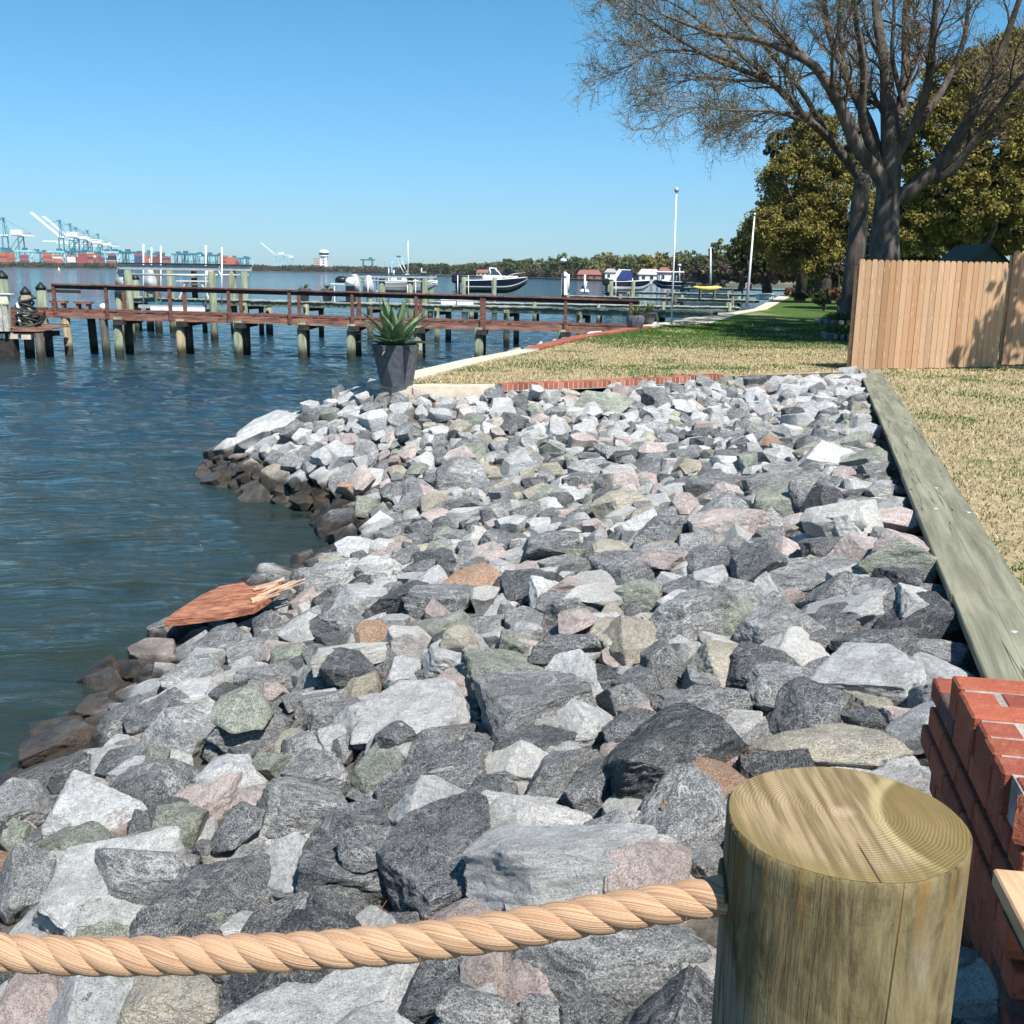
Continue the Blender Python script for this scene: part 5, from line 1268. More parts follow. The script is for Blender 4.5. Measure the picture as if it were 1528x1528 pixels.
# white dock box on the lawn edge
c_ = P(1141, 447.5, LZ); b = empty('dock_box', tuple(c_), 'big white dock box at the seawall right of the leaning flagpole', 'dock box'); k_ = c_[1]/FPX; m = MB(); m.box((0, 0, k_*4), (k_*22, 1., k_*8), bev=.05); m.build('box', [WHITE], b); m = MB(); m.box((0, -.03, k_*8.2), (k_*23, 1.1, .1), bev=.03); m.build('lid', [WHITE], b)
c_ = at(1195, 436, 105); b = empty('marker_post', (c_[0], c_[1], LZ), 'squat white post in front of the green weeping shrub', 'post'); m = MB(); m.box((0, 0, .6), (.5, .4, 1.25), bev=.04); m.build('shaft', [WHITE], b); m = MB(); m.box((0, 0, 1.3), (.6, .5, .12), bev=.03); m.build('cap', [CONC], b)

# ------------------------------------------------------------------ trees
def leaf_mat(name, a, b, tr=.15):
    t = NT(name, .75, .25); c = t.mix(t.rng(t.attr('tint', 'Fac'), 0, 1, 0, 1, False), a, b); t.col(c)
    t.b.inputs['Subsurface Weight'].default_value = 0
    d = t.node('ShaderNodeBsdfTranslucent'); t.put(d.inputs[0], c); mx = t.node('ShaderNodeMixShader'); mx.inputs[0].default_value = tr
    t.l.new(t.b.outputs[0], mx.inputs[1]); t.l.new(d.outputs[0], mx.inputs[2]); t.l.new(mx.outputs[0], t.n['Material Output'].inputs[0]); return t.m
LF = {'olive': leaf_mat('olive_gold_leaves', (.052, .05, .014), (.35, .29, .065)), 'dark': leaf_mat('dark_evergreen_leaves', (.028, .04, .014), (.14, .145, .045)),
      'mid': leaf_mat('mid_green_leaves', (.04, .06, .018), (.13, .16, .045)), 'pale': leaf_mat('pale_spring_leaves', (.1, .12, .05), (.25, .26, .11)),
      'brown': leaf_mat('brownish_bare_leaves', (.07, .05, .035), (.17, .13, .08)), 'lime': leaf_mat('lime_leaves', (.06, .12, .02), (.2, .32, .06)), 'red': leaf_mat('reddish_leaves', (.08, .045, .03), (.24, .14, .07))}
def clump_leaves(cent, rad_, nper, size, seed, flat=1., hang=0):
    rs = np.random.RandomState(seed); n = len(cent)*nper
    c = np.repeat(cent, nper, axis=0); r = np.repeat(np.broadcast_to(rad_, (len(cent),)), nper)
    d = rs.normal(0, 1, (n, 3)); d /= np.linalg.norm(d, axis=1)[:, None]; q = c+d*(r*rs.rand(n)**.45)[:, None]*np.array([1, 1, flat])
    if hang: q[:, 2] -= rs.rand(n)**2*hang
    u = rs.normal(0, 1, (n, 3)); u /= np.linalg.norm(u, axis=1)[:, None]; w = np.cross(u, rs.normal(0, 1, (n, 3))); w /= np.linalg.norm(w, axis=1)[:, None]
    s = size*rs.uniform(.6, 1.4, n)[:, None]; V = np.stack([q-u*s, q+w*s*.45, q+u*s, q-w*s*.45], 1).reshape(-1, 3)
    i = np.arange(n)*4; F = np.stack([i, i+1, i+2, i+3], 1)
    cl = np.repeat(rs.rand(len(cent)), nper); t = np.clip(.55*cl+.45*rs.rand(n), 0, 1)
    return V, F, np.repeat(t, 4)
def tree(name, base, lobes, kind, n_cl, nper, size, label, cat='tree', group=None, trunk=.3, seed=1, clr=.16, bark=BARKD, limbs=6, flat=.8):
    # lobes: (dx,dy,dz,rx,ry,rz) relative to the base
    base = np.array(base, float); root = empty(name, tuple(base), label, cat, group); rs = np.random.RandomState(seed)
    lobes = np.array(lobes, float); vol = lobes[:, 3]*lobes[:, 4]*lobes[:, 5]; pk = rs.choice(len(lobes), n_cl, p=vol/vol.sum())
    d = rs.normal(0, 1, (n_cl, 3)); d /= np.linalg.norm(d, axis=1)[:, None]; rr = rs.uniform(.45, 1.02, n_cl)**.6
    c = lobes[pk, :3]+d*rr[:, None]*lobes[pk, 3:6]; c[:, 2] = np.maximum(c[:, 2], .25)
    cr = clr*np.mean(lobes[:, 3:6])*rs.uniform(.6, 1.5, n_cl)
    V, F, t = clump_leaves(c, cr, nper, size, seed, flat)
    o = mkobj('crown', V, F, LF[kind], root); a = o.data.attributes.new('tint', 'FLOAT', 'POINT'); a.data.foreach_set('value', t.astype('f'))
    if trunk:
        m = MB(); hz = lobes[:, 2].mean(); m.tube([(0, 0, -.1), (rs.normal(0, .1), 0, hz*.3), (rs.normal(0, .2), 0, hz*.65), (lobes[0, 0]*.5, 0, hz)], [trunk*1.2, trunk, trunk*.75, trunk*.4], 9)
        for i in range(limbs):
            e = c[rs.randint(n_cl)]; h0 = hz*rs.uniform(.2, .6); st = np.array([0, 0, h0]); mid = st+(e-st)*.5+rs.normal(0, .3, 3)+np.array([0, 0, .3]); m.tube([st, mid, e], [trunk*.5, trunk*.3, trunk*.1], 6)
        m.build('trunk', [bark], root)
    return root
def px_lobe(base, px, py, y, rw, rh, ry=None):
    # lobe centred under a photo point at depth y; radii given in photo pixels
    k = y/FPX; c = at(px, py, y)-base; return (c[0], c[1], c[2], rw*k, (ry or rw)*k, rh*k)
def T(name, px, py, y, lobes, **kw):
    b = at(px, py, y); b[2] = LZ if kw.pop('ground', True) else b[2]
    return tree(name, b, [px_lobe(b, l[0], l[1], y+(l[4] if len(l) > 4 else 0), l[2], l[3]) for l in lobes], **kw)
# live oaks with olive-gold foliage behind the fence
T('live_oak', 1225, 470, 68, [(1195, 330, 66, 44), (1182, 265, 48, 40), (1235, 215, 55, 45), (1250, 300, 60, 60), (1158, 345, 48, 36), (1200, 380, 60, 30)], kind='olive', n_cl=900, nper=90, size=.1, clr=.2, label='olive-gold evergreen oak left of the big bare tree', trunk=.5, seed=3, limbs=12)
T('live_oak', 1192, 460, 74, [(1172, 225, 30, 32), (1158, 265, 20, 14), (1212, 196, 36, 30)], kind='dark', n_cl=210, nper=60, size=.13, label='darker green oak crown showing at the left shoulder of the olive oak', trunk=.35, seed=5, limbs=6)
T('live_oak', 1440, 470, 52, [(1440, 300, 90, 60), (1400, 210, 70, 70), (1500, 220, 70, 80), (1370, 330, 50, 45), (1520, 320, 60, 55), (1480, 140, 70, 60), (1420, 130, 50, 40), (1520, 90, 60, 40)], kind='olive', n_cl=1700, nper=90, size=.1, clr=.17, label='broad olive-gold oak filling the right side behind the fence', trunk=.6, seed=4, limbs=14)
T('live_oak', 1535, 470, 60, [(1520, 130, 55, 50), (1560, 230, 60, 90), (1540, 330, 60, 50)], kind='dark', n_cl=420, nper=60, size=.14, label='dark evergreen oak cut by the right edge of the picture', trunk=.5, seed=6, limbs=6)
tree('live_oak', (15.5, 21, LZ), [(0, 0, 9, 4, 4, 2.5), (-1, 1, 12, 4.5, 4.5, 3), (0, 3, 14.5, 4, 4, 2.5), (3, 3, 9, 5, 5, 4), (1, 0, 15, 5, 4, 3), (-2, 5, 15, 3.5, 4, 2.5), (1, 7, 13, 4, 4, 3), (-4.9, -4.2, 6.1, .8, .9, .9), (-4.5, -4.2, 5.2, .9, .9, 1.1), (-4.3, -3.9, 4.4, .7, .7, .9), (-3.7, -3.8, 5.6, .9, .9, 1.2)], 'dark', 1100, 60, .15, 'evergreen oak beyond the right edge of the picture that shades the lawn', trunk=.4, seed=66)
T('understorey_tree', 1350, 470, 64, [(1330, 365, 60, 32), (1410, 375, 60, 24), (1480, 370, 55, 26)], kind='dark', n_cl=380, nper=60, size=.12, label='dark low evergreen thicket just over the top of the picket fence', cat='shrub', trunk=.3, seed=9)
# shore woods to the left of them
T('shore_tree', 1145, 440, 95, [(1140, 348, 34, 30), (1120, 380, 30, 28), (1160, 390, 34, 28), (1150, 315, 24, 22)], kind='dark', n_cl=330, nper=60, size=.17, label='dark evergreen tree behind the leaning white flagpole', trunk=.4, seed=11)
T('shore_tree', 1205, 440, 90, [(1195, 390, 42, 32), (1225, 370, 34, 36), (1170, 400, 26, 20)], kind='brown', n_cl=420, nper=60, size=.15, label='brownish bushy tree between the flag and the big bare tree', trunk=.4, seed=12)
T('shore_tree', 1240, 440, 84, [(1245, 400, 30, 28), (1255, 365, 30, 26)], kind='brown', n_cl=260, nper=60, size=.14, label='reddish-brown twiggy tree just left of the big dark trunk', trunk=.35, seed=13)
T('shore_tree', 1115, 430, 150, [(1115, 360, 20, 16), (1108, 385, 24, 22), (1130, 372, 18, 20)], kind='dark', n_cl=260, nper=60, size=.24, label='rounded dark pine rising right of the pale spring tree', trunk=.5, seed=14)
T('shore_tree', 1078, 425, 170, [(1078, 378, 20, 18), (1070, 398, 22, 16), (1088, 395, 20, 18)], kind='pale', n_cl=170, nper=34, size=.26, label='pale thin-leaved spring tree beside the thin mast', trunk=.45, seed=15, bark=BARK, limbs=14)
T('shore_tree', 1050, 422, 210, [(1050, 405, 18, 12), (1062, 410, 20, 10)], kind='brown', n_cl=190, nper=50, size=.3, label='low brown tree at the left foot of the near shore wood', trunk=.4, seed=16)
T('shore_tree', 1105, 425, 135, [(1100, 405, 30, 15), (1140, 408, 26, 15)], kind='brown', n_cl=300, nper=55, size=.2, label='brown bushy thicket under the dark pine by the mast', trunk=.3, seed=17)
T('weeping_shrub', 1197, 445, 92, [(1197, 402, 8, 11), (1197, 418, 9, 9)], kind='lime', n_cl=90, nper=50, size=.1, label='bright green weeping sapling before the brown trees', trunk=.08, seed=18, limbs=3)
T('hedge', 1220, 432, 88, [(1210, 420, 14, 8), (1226, 420, 12, 8)], kind='lime', n_cl=120, nper=60, size=.1, label='rounded lime-green hedge behind the stone border', cat='shrub', trunk=0, seed=19)
T('hedge', 1196, 445, 72, [(1190, 441, 9, 5), (1200, 441, 9, 5)], kind='mid', n_cl=80, nper=60, size=.08, label='low mid-green shrub at the far edge of the lawn', cat='shrub', trunk=0, seed=20)
T('hedge', 1180, 442, 78, [(1178, 436, 8, 6), (1190, 436, 8, 5)], kind='red', n_cl=80, nper=50, size=.08, label='reddish low shrub at the end of the seawall', cat='shrub', trunk=0, seed=21)
T('azalea', 1228, 455, 52, [(1222, 445, 10, 8), (1232, 440, 10, 8)], kind='dark', n_cl=90, nper=60, size=.07, label='dark dense shrub left of the big trunk on the lawn', cat='shrub', trunk=.06, seed=22)
T('azalea', 1252, 455, 50, [(1250, 440, 12, 9), (1262, 436, 8, 8)], kind='red', n_cl=100, nper=60, size=.07, label='reddish-green shrub against the big dark trunk', cat='shrub', trunk=.06, seed=23)
# ---- the big bare tree
def limb_path(scr, y0, ybow, r0, r1):
    s = np.array(scr, float); n = len(s); L = np.r_[0, np.cumsum(np.hypot(*np.diff(s, axis=0).T))]; u = np.linspace(0, L[-1], max(8, int(L[-1]/16))); x = np.interp(u, L, s[:, 0]); yv = np.interp(u, L, s[:, 1])
    k = np.array([.25, .5, .25]); xs = np.r_[x[0], np.convolve(x, k, 'valid'), x[-1]]; ys = np.r_[yv[0], np.convolve(yv, k, 'valid'), yv[-1]]; w = u/L[-1]
    return np.array([at(a, b, y0+ybow*c) for a, b, c in zip(xs, ys, w)]), r0+(r1-r0)*w**.8
def bare_tree(name, base_px, y0, limbs, label, seed, up=.35):
    rs = np.random.RandomState(seed); base = at(*base_px, y0); base[2] = LZ; root = empty(name, tuple(base), label, 'tree'); tips = []
    big = MB(); tw = MB()
    def grow(p, d, L, r, lvl):
        n = {1: 7, 2: 5, 3: 3}[lvl]; pts = [p]; dd = d.copy()
        for i in range(n): dd = vn(dd+rs.normal(0, .13+.05*lvl, 3)+np.array([0, 0, .045])); pts.append(pts[-1]+dd*L/n)
        rr = np.linspace(r, r*.35, n+1); (big if lvl == 1 else tw).tube(pts, rr, 6 if lvl == 1 else 3, cap=False)
        if lvl == 3: tips.append(pts[-1]); return
        k = {1: 9, 2: 7}[lvl]
        for i in range(k):
            j = rs.uniform(.15, 1)*n; i0 = int(min(j, n-1)); q = pts[i0]+(pts[i0+1]-pts[i0])*(j-i0); pd = vn(pts[i0+1]-pts[i0]); side = vn(np.cross(pd, rs.normal(0, 1, 3))); a = rs.uniform(.5, .95)
            grow(q, vn(pd*math.cos(a)+side*math.sin(a)), L*rs.uniform(.38, .62), max(r*.42, .0085), lvl+1)
    for li, (scr, yb, r0, r1, dens) in enumerate(limbs):
        if li: r0 *= .92; r1 *= .9
        pts, rr = limb_path(scr, y0, yb, r0, r1); big.tube(pts, rr, 12 if r0 > .25 else 8, cap=False)
        L = np.linalg.norm(pts[-1]-pts[0]); nb_ = int(dens*L)
        if nb_:
            tips.append(pts[-1]); 
            for i in range(nb_):
                u = rs.uniform(.18, 1.)**.8; j = u*(len(pts)-1); i0 = int(min(j, len(pts)-2)); q = pts[i0]+(pts[i0+1]-pts[i0])*(j-i0); pd = vn(pts[i0+1]-pts[i0]); side = vn(np.cross(pd, rs.normal(0, 1, 3))); a = rs.uniform(.35, .8)
                grow(q, vn(pd*math.cos(a)+side*math.sin(a)), rs.uniform(1.2, 2.8)*(1.15-.45*u), max(.016, rr[i0]*.36), 1)
            for k in range(3): grow(pts[-1], vn(vn(pts[-1]-pts[-2])+rs.normal(0, .3, 3)), rs.uniform(1.2, 2.), .016, 1)
    for mb_ in (big, tw): mb_.v = [v-base for v in mb_.v]
    big.build('limbs', [BARK], root); tw.build('twigs', [TWIG], root)
    tips = np.array(tips)-base; V, F, t = clump_leaves(tips, .13, 6, .024, seed); o = mkobj('buds', V, F, LF['pale'], root); a = o.data.attributes.new('tint', 'FLOAT', 'POINT'); a.data.foreach_set('value', t.astype('f'))
    print(name, len(tips), len(tw.f))
G = 1.25
bare_tree('bare_tree', (1320, 470), 36., [
    ([(1321, 478), (1320, 420), (1319, 380), (1321, 330), (1325, 290), (1330, 240), (1329, 180), (1322, 110)], 0, .66, .2, .0),
    ([(1326, 300), (1310, 255), (1280, 225), (1250, 150), (1215, 95), (1140, 60), (1060, 50), (985, 20)], -3, .3, .03, 1.5),
    ([(1326, 292), (1328, 230), (1325, 160), (1322, 100), (1310, 40), (1300, -60)], 2, .4, .1, 1.1),
    ([(1325, 240), (1345, 170), (1352, 100), (1350, 30), (1360, -80)], 3, .25, .08, 1.1),
    ([(1330, 300), (1358, 285), (1400, 250), (1440, 190), (1475, 120), (1500, 60), (1528, -20)], -1, .3, .08, 1.1),
    ([(1338, 305), (1375, 275), (1420, 232), (1455, 165), (1500, 110), (1560, 60)], 2, .24, .07, 1.1),
    ([(1375, 270), (1420, 260), (1450, 215), (1528, 110), (1600, 50)], -2, .2, .05, 1.1),
    ([(1322, 250), (1365, 190), (1385, 130), (1392, 60), (1400, -50)], -2, .25, .07, 1.2),
    ([(1318, 270), (1300, 190), (1265, 120), (1235, 50), (1225, -60)], 2, .26, .06, 1.2),
    ([(1312, 250), (1285, 180), (1290, 100), (1275, 20), (1270, -80)], -3, .2, .05, 1.1),
    ([(1365, 195), (1410, 130), (1440, 60), (1450, -50)], 1, .16, .05, 1.2),
    ([(1280, 200), (1240, 130), (1190, 70), (1120, 20), (1060, -30)], 3, .17, .03, 1.4),
    ([(1350, 160), (1330, 90), (1335, 10), (1330, -60)], 0, .12, .04, 1.2)], 'huge bare-branched tree behind the fence with a thick dark forked trunk', 21)
bare_tree('bare_tree', (1272, 475), 39.5, [
    ([(1266, 480), (1273, 420), (1280, 350), (1283, 300), (1288, 262)], 0, .42, .3, 0),
    ([(1287, 270), (1268, 245), (1236, 205), (1198, 172), (1150, 120), (1062, 88), (1007, 55), (945, 15)], -2, .22, .03, 1.7),
    ([(1284, 290), (1300, 240), (1290, 170), (1262, 110), (1250, 40), (1260, -50)], 1, .24, .06, 1.3),
    ([(1268, 245), (1225, 190), (1160, 165), (1090, 165), (1040, 160)], -3, .12, .02, 2.2),
    ([(1198, 172), (1150, 165), (1110, 178), (1085, 185)], -1, .07, .015, 2.4),
    ([(1150, 120), (1090, 120), (1030, 115), (985, 140)], 2, .09, .015, 2.4),
    ([(1100, 95), (1040, 75), (975, 75), (945, 95)], -1, .08, .015, 2.2),
    ([(1150, 118), (1090, 70), (1030, 20), (960, -20)], 2, .1, .02, 2.0),
    ([(1236, 205), (1200, 140), (1150, 80), (1100, 20), (1070, -30)], -2, .13, .03, 1.7)], 'bare tree with a leaning trunk, its long limbs reaching left over the lawn', 33)
# planted rings at the trunks
for px, py, w_, lab in ((1262, 507, 30, 'low round stone planting ring on the shaded lawn by the fence'), (1262, 484, 40, 'stone ring round the foot of the leaning bare tree')):
    c_ = P(px, py, LZ); k_ = c_[1]/FPX; root = empty('stone_ring', tuple(c_), lab, 'planting ring'); m = MB(); r_ = w_*k_; rs = np.random.RandomState(px+py)
    for i in range(22): a = i*2*math.pi/22; m.box((r_*math.cos(a), r_*.9*math.sin(a), .09), (.2*r_, .22, .17+rs.normal(0, .02)), rotz(a+math.pi/2), bev=.03)
    m.build('border_stones', [simple('grey_border_stone', (.2, .18, .16), .95, .4, 5)], root)
    V, F, t = clump_leaves(np.array([(r_*.8*math.cos(a)*q, r_*.7*math.sin(a)*q, .2) for a, q in zip(rs.rand(60)*6.28, rs.rand(60)**.5)]), .2, 40, .05, px); o = mkobj('ground_cover', V, F, LF['mid'], root); a = o.data.attributes.new('tint', 'FLOAT', 'POINT'); a.data.foreach_set('value', t.astype('f'))
# garden border wall across the back of the lawn
m = MB(); a_ = at(1185, 437, 100); b_ = at(1300, 437, 82); m.bar((a_[0], a_[1], LZ+.25), (b_[0], b_[1], LZ+.25), .4, .6); tag(m.build('garden_wall', [simple('pale_garden_stone', (.42, .36, .3), .95, .4, 4)]), 'low pale stone garden wall behind the shrubs', 'wall')
# green shed roof over the fence
c_ = at(1475, 388, 27); root = empty('garden_shed', (c_[0], 27, LZ), 'dark green gabled shed peeking over the fence near the right edge', 'shed')
k_ = 27/FPX; zr = at(1475, 366, 27)[2]-LZ; ze = at(1475, 395, 27)[2]-LZ; hw = 30*k_; m = MB(); m.add([(-hw, 0, -.3), (hw, 0, -.3), (hw, 0, ze), (0, 0, zr), (-hw, 0, ze), (-hw, 2, -.3), (hw, 2, -.3), (hw, 2, ze), (0, 2, zr), (-hw, 2, ze)], [(0, 1, 2, 3, 4), (9, 8, 7, 6, 5), (0, 4, 9, 5), (1, 6, 7, 2)])
m.build('wall', [simple('dark_green_siding', (.03, .055, .045), .7, .1, 4)], root); m = MB(); m.bar((-hw-.1, -.1, ze-.1), (0, -.1, zr+.04), .06, .03, up=(0, 1, 0)); [m.add([(s*(hw+.12), -.15, ze-.08), (0, -.15, zr+.05), (0, 2.1, zr+.05), (s*(hw+.12), 2.1, ze-.08)], [(0, 1, 2, 3)]) for s in (-1, 1)]; m.build('roof', [simple('green_roof', (.05, .07, .06), .8, .2, 6)], root)

# ------------------------------------------------------------------ far shores
def landmass(name, pts, z, mat): 
    mb = MB(); n = len(pts); mb.add([(*p, z) for p in pts]+[(*p, -1.9) for p in pts], [tuple(range(n))]+[(i, n+i, n+(i+1) % n, (i+1) % n) for i in range(n)])
    return tag(mb.build(name, [mat]), kind='structure')
SCR = simple('shore_ground', (.16, .14, .09), .95, .4, .05)
def sx(px, y): return xat(px, y)
landmass('port_shore', [(sx(-300, 1500), 1500), (sx(0, 1480), 1480), (sx(250, 1430), 1430), (sx(400, 1350), 1350), (sx(520, 1300), 1300), (sx(620, 1500), 1500), (sx(700, 1900), 1900), (1400, 3400), (-3300, 3400)], 1.2, SCR)
landmass('far_shore', [(sx(600, 900), 900), (sx(660, 760), 760), (sx(760, 640), 640), (sx(850, 520), 520), (sx(960, 420), 420), (sx(1040, 330), 330), (160, 330), (900, 400), (900, 2500), (0, 2500)], .8, SCR)
def wood(name, xs, ydep, hmin, hmax, kind, n, nper, size, lab, seed, spread=30, parent=None):
    rs = np.random.RandomState(seed); px = rs.uniform(*xs, n); y = np.interp(px, *ydep)+rs.rand(n)*spread; hump = .5+.5*np.sin(px*.11+seed)*np.sin(px*.047+1); h = hmin+(hmax-hmin)*(.4*hump+.6*rs.rand(n)); 
    c = []; cr = []
    for a, b, hh in zip(px, y, h):
        x = sx(a, b); k = max(1, int(hh/(hmax*.22)))
        for j in range(k): c.append((x+rs.normal(0, hh*.12), b, .8+hh*(j+.6)/k)); cr.append(hmax*.14*rs.uniform(.7, 1.4))
    V, F, t = clump_leaves(np.array(c), np.array(cr), nper, size, seed, .8); o = mkobj(name, V, F, LF[kind]); a = o.data.attributes.new('tint', 'FLOAT', 'POINT'); a.data.foreach_set('value', t.astype('f')); return tag(o, lab, 'wood', kind='stuff')
wood('port_scrub', (-60, 640), ((-60, 250, 520, 640), (1490, 1440, 1310, 1520)), 4, 8, 'brown', 1300, 16, 1.6, 'low brown scrub along the port shore', 41, 30)
wood('port_scrub_green', (-60, 640), ((-60, 250, 520, 640), (1488, 1438, 1308, 1518)), 4, 9, 'mid', 500, 16, 1.5, 'patches of green scrub along the port shore', 42, 30)
wood('distant_wood', (600, 800), ((600, 700, 800), (1000, 820, 700)), 5, 10, 'dark', 340, 22, 1.3, 'distant dark wood beyond the navy boat', 43, 60)
DY = ((740, 850, 960, 1040, 1110), (660, 540, 440, 345, 300))
rs = np.random.RandomState(77); n_t = 46; kinds = ['mid', 'pale', 'dark', 'mid', 'dark', 'olive']
pxs = np.linspace(742, 1085, n_t)+rs.normal(0, 2.5, n_t); kn = {'mid': 'mid-green', 'pale': 'pale green', 'dark': 'dark green', 'olive': 'olive'}
nearest = [('the dock lamp', 840), ('the red-roofed house', 879), ('the small white house', 911), ('the tall flagpole', 1006), ('the jet ski', 870), ('the navy boat bow', 787), ('the cruiser', 943), ('the thin mast', 1060), ('the hard-top boat', 985)]
seen = {}
for i, px in enumerate(pxs):
    y = np.interp(px, *DY)+rs.uniform(8, 60); kd = kinds[rs.randint(len(kinds))]; hh = (11.5 if px > 830 else 9)*rs.uniform(.75, 1.1)*(y/500)**.5; w_ = hh*rs.uniform(.6, .85); x = sx(px, y)
    nn_, mx_ = min(nearest, key=lambda q: abs(q[1]-px)); side = 'left of' if px < mx_ else 'right of'; sz = 'tall' if hh > 9.5 else 'smaller'
    lab = f"{sz} {kn[kd]} rounded tree on the far shore, {side} {nn_}"; q = 1
    while lab in seen: q += 1; lab = f"{sz} {kn[kd]} far-shore tree, {['', '', 'second', 'third', 'fourth', 'fifth', 'sixth', 'seventh'][q]} one out {side} {nn_}"
    seen[lab] = 1
    tree('shore_tree', (x, y, .8), [(0, 0, hh*.55, w_*.6, w_*.6, hh*.4), (w_*.3, 0, hh*.42, w_*.45, w_*.5, hh*.3), (-w_*.3, 0, hh*.4, w_*.4, w_*.5, hh*.3)], kd, 60, 26, .75*(y/450), lab, group='trees on the far shore', trunk=.5, seed=200+i, clr=.3, limbs=3)
wood('far_understorey', (740, 1085), DY, 2, 5, 'brown', 420, 20, .6, 'brownish bushes under the far-shore trees', 47, 6)
def house(px, py, y, w, d, h, roofc, wallc, lab):
    c = at(px, py, y); root = empty('house', (c[0], y, .8), lab, 'house'); wm = simple('house_wall_'+wallc, {'white': (.75, .74, .72), 'brick': (.3, .12, .08), 'tan': (.5, .42, .33)}[wallc]); rm = simple('house_roof_'+roofc, {'red': (.24, .1, .08), 'grey': (.3, .3, .31), 'white': (.7, .7, .7)}[roofc])
    w *= .62; d *= .62; h *= .6
    m = MB(); m.box((0, 0, h/2), (w, d, h)); m.build('wall', [wm], root)
    m = MB(); o_ = .5; m.add([(-w/2-o_, -d/2-o_, h), (w/2+o_, -d/2-o_, h), (w/2+o_, d/2+o_, h), (-w/2-o_, d/2+o_, h), (-w/2+1, 0, h+d*.38), (w/2-1, 0, h+d*.38)], [(0, 1, 5, 4), (2, 3, 4, 5), (0, 4, 3), (1, 2, 5), (3, 2, 1, 0)]); m.build('roof', [rm], root)
    for i in range(int(w/3)): m = MB(); m.box((-w/2+1.5+i*3, -d/2-.02, h*.5), (1.2, .1, 1.3)); m.build('window', [GLASS], root)
    m = MB(); m.box((w*.25, 0, h+d*.35), (.6, .6, 1.2)); m.build('chimney', [simple('house_wall_brick', (.3, .12, .08))], root)
house(879, 411, 492, 17, 9, 3.2, 'red', 'brick', 'long low red-roofed house on the far shore')
house(911, 411, 470, 8, 7, 5, 'grey', 'white', 'small white house with a chimney on the far shore')
house(722, 409, 740, 16, 9, 3.5, 'red', 'tan', 'pale red-roofed house on the distant shore above the navy boat')
house(968, 412, 400, 12, 8, 4, 'white', 'white', 'white waterside house behind the cruiser')
house(993, 411, 385, 9, 8, 5, 'red', 'white', 'white house with a red roof right before the tall flagpole')

# ---- the container port
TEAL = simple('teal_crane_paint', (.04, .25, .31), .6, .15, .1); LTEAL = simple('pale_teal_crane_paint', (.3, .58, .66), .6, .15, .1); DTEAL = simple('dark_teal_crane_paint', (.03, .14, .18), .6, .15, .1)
ORG_ = np.zeros(3)
def sts(px, y, raised, lab, s=1., mats=(TEAL, WHITE), flip=1, grp='ship-to-shore cranes of the container port'):
    x = sx(px, y); root = empty('port_crane', (x, y, 1.2), lab, 'port crane', grp); f = flip
    for i, (lx, ly) in enumerate(((0, -9), (0, 9), (24, -9), (24, 9))):
        m = MB(); m.bar((lx*s*f, ly*s, 0), (lx*s*f, ly*s, 46*s), 1.5*s, 1.5*s); m.build('leg', [mats[0]], root)
    m = MB()
    for ly in (-9, 9): m.bar((0, ly*s, 14*s), (24*f*s, ly*s, 14*s), 1.6*s, 1.6*s); m.bar((0, ly*s, 14*s), (24*f*s, ly*s, 44*s), .8*s, .8*s)
    for lx in (0, 24): m.bar((lx*f*s, -9*s, 14*s), (lx*f*s, 9*s, 14*s), 1.6*s, 1.6*s); m.bar((lx*f*s, -9*s, 45*s), (lx*f*s, 9*s, 45*s), 1.6*s, 1.6*s)
    m.build('portal_beams', [mats[0]], root)
    m = MB(); ap = (-1*f*s, 0, 72*s)
    for ly in (-4, 4): m.bar((0, ly*s, 46*s), (ap[0], ly*.5*s, ap[2]), 1.1*s, 1.1*s); m.bar((8*f*s, ly*s, 46*s), (ap[0], ly*.5*s, ap[2]), .7*s, .7*s)
    m.bar((ap[0]-3*s, 0, ap[2]), (ap[0]+3*s, 0, ap[2]+.6*s), 4*s, 1.2*s); m.build('a_frame', [mats[0]], root)
    m = MB(); m.bar((0, -3*s, 47*s), (44*f*s, -3*s, 47*s), 1.4*s, 2*s); m.bar((0, 3*s, 47*s), (44*f*s, 3*s, 47*s), 1.4*s, 2*s); m.build('girder', [mats[1]], root)
    tip = np.array((-44*f*s, 0, 84*s)) if raised else np.array((-62*f*s, 0, 47.5*s))
    m = MB(); m.bar((0, -3*s, 47*s), tip+(0, -3*s, 0), 1.5*s, 2.2*s); m.bar((0, 3*s, 47*s), tip+(0, 3*s, 0), 1.5*s, 2.2*s); m.build('boom', [mats[1]], root)
    m = MB(); m.tube([ap, (44*f*s, 0, 48*s)], .35*s, 4); m.tube([ap, tip*.55+np.array((0, 0, 47*s*.45))], .35*s, 4); m.build('stays', [mats[0]], root)
    m = MB(); m.box((19*f*s, 0, 51.5*s), (17*s, 9*s, 7.5*s)); m.build('machinery_house', [WHITE], root)
    m = MB(); m.box((34*f*s, 0, 50*s), (8*s, 4*s, 2.5*s)); m.build('trolley', [STEEL], root)
    return root
sts(12, 1640, False, 'leftmost teal port crane with its long white boom lowered')
sts(95, 1700, True, 'port crane with a raised white boom, left of the crossed pair'); sts(110, 1830, True, 'port crane with a raised white boom, right of the crossed pair')
sts(118, 2000, False, 'port crane with a lowered boom, first right of the raised pair'); sts(135, 2150, False, 'port crane with a lowered boom, second right of the raised pair'); sts(150, 2350, False, 'farthest lowered port crane beside the teal gantries')
sts(412, 2700, True, 'pale blue distant port crane with its boom sloping up to the left', .8, (LTEAL, WHITE)); sts(428, 2900, False, 'pale blue distant port crane right of the sloping boom', .7, (LTEAL, LTEAL))
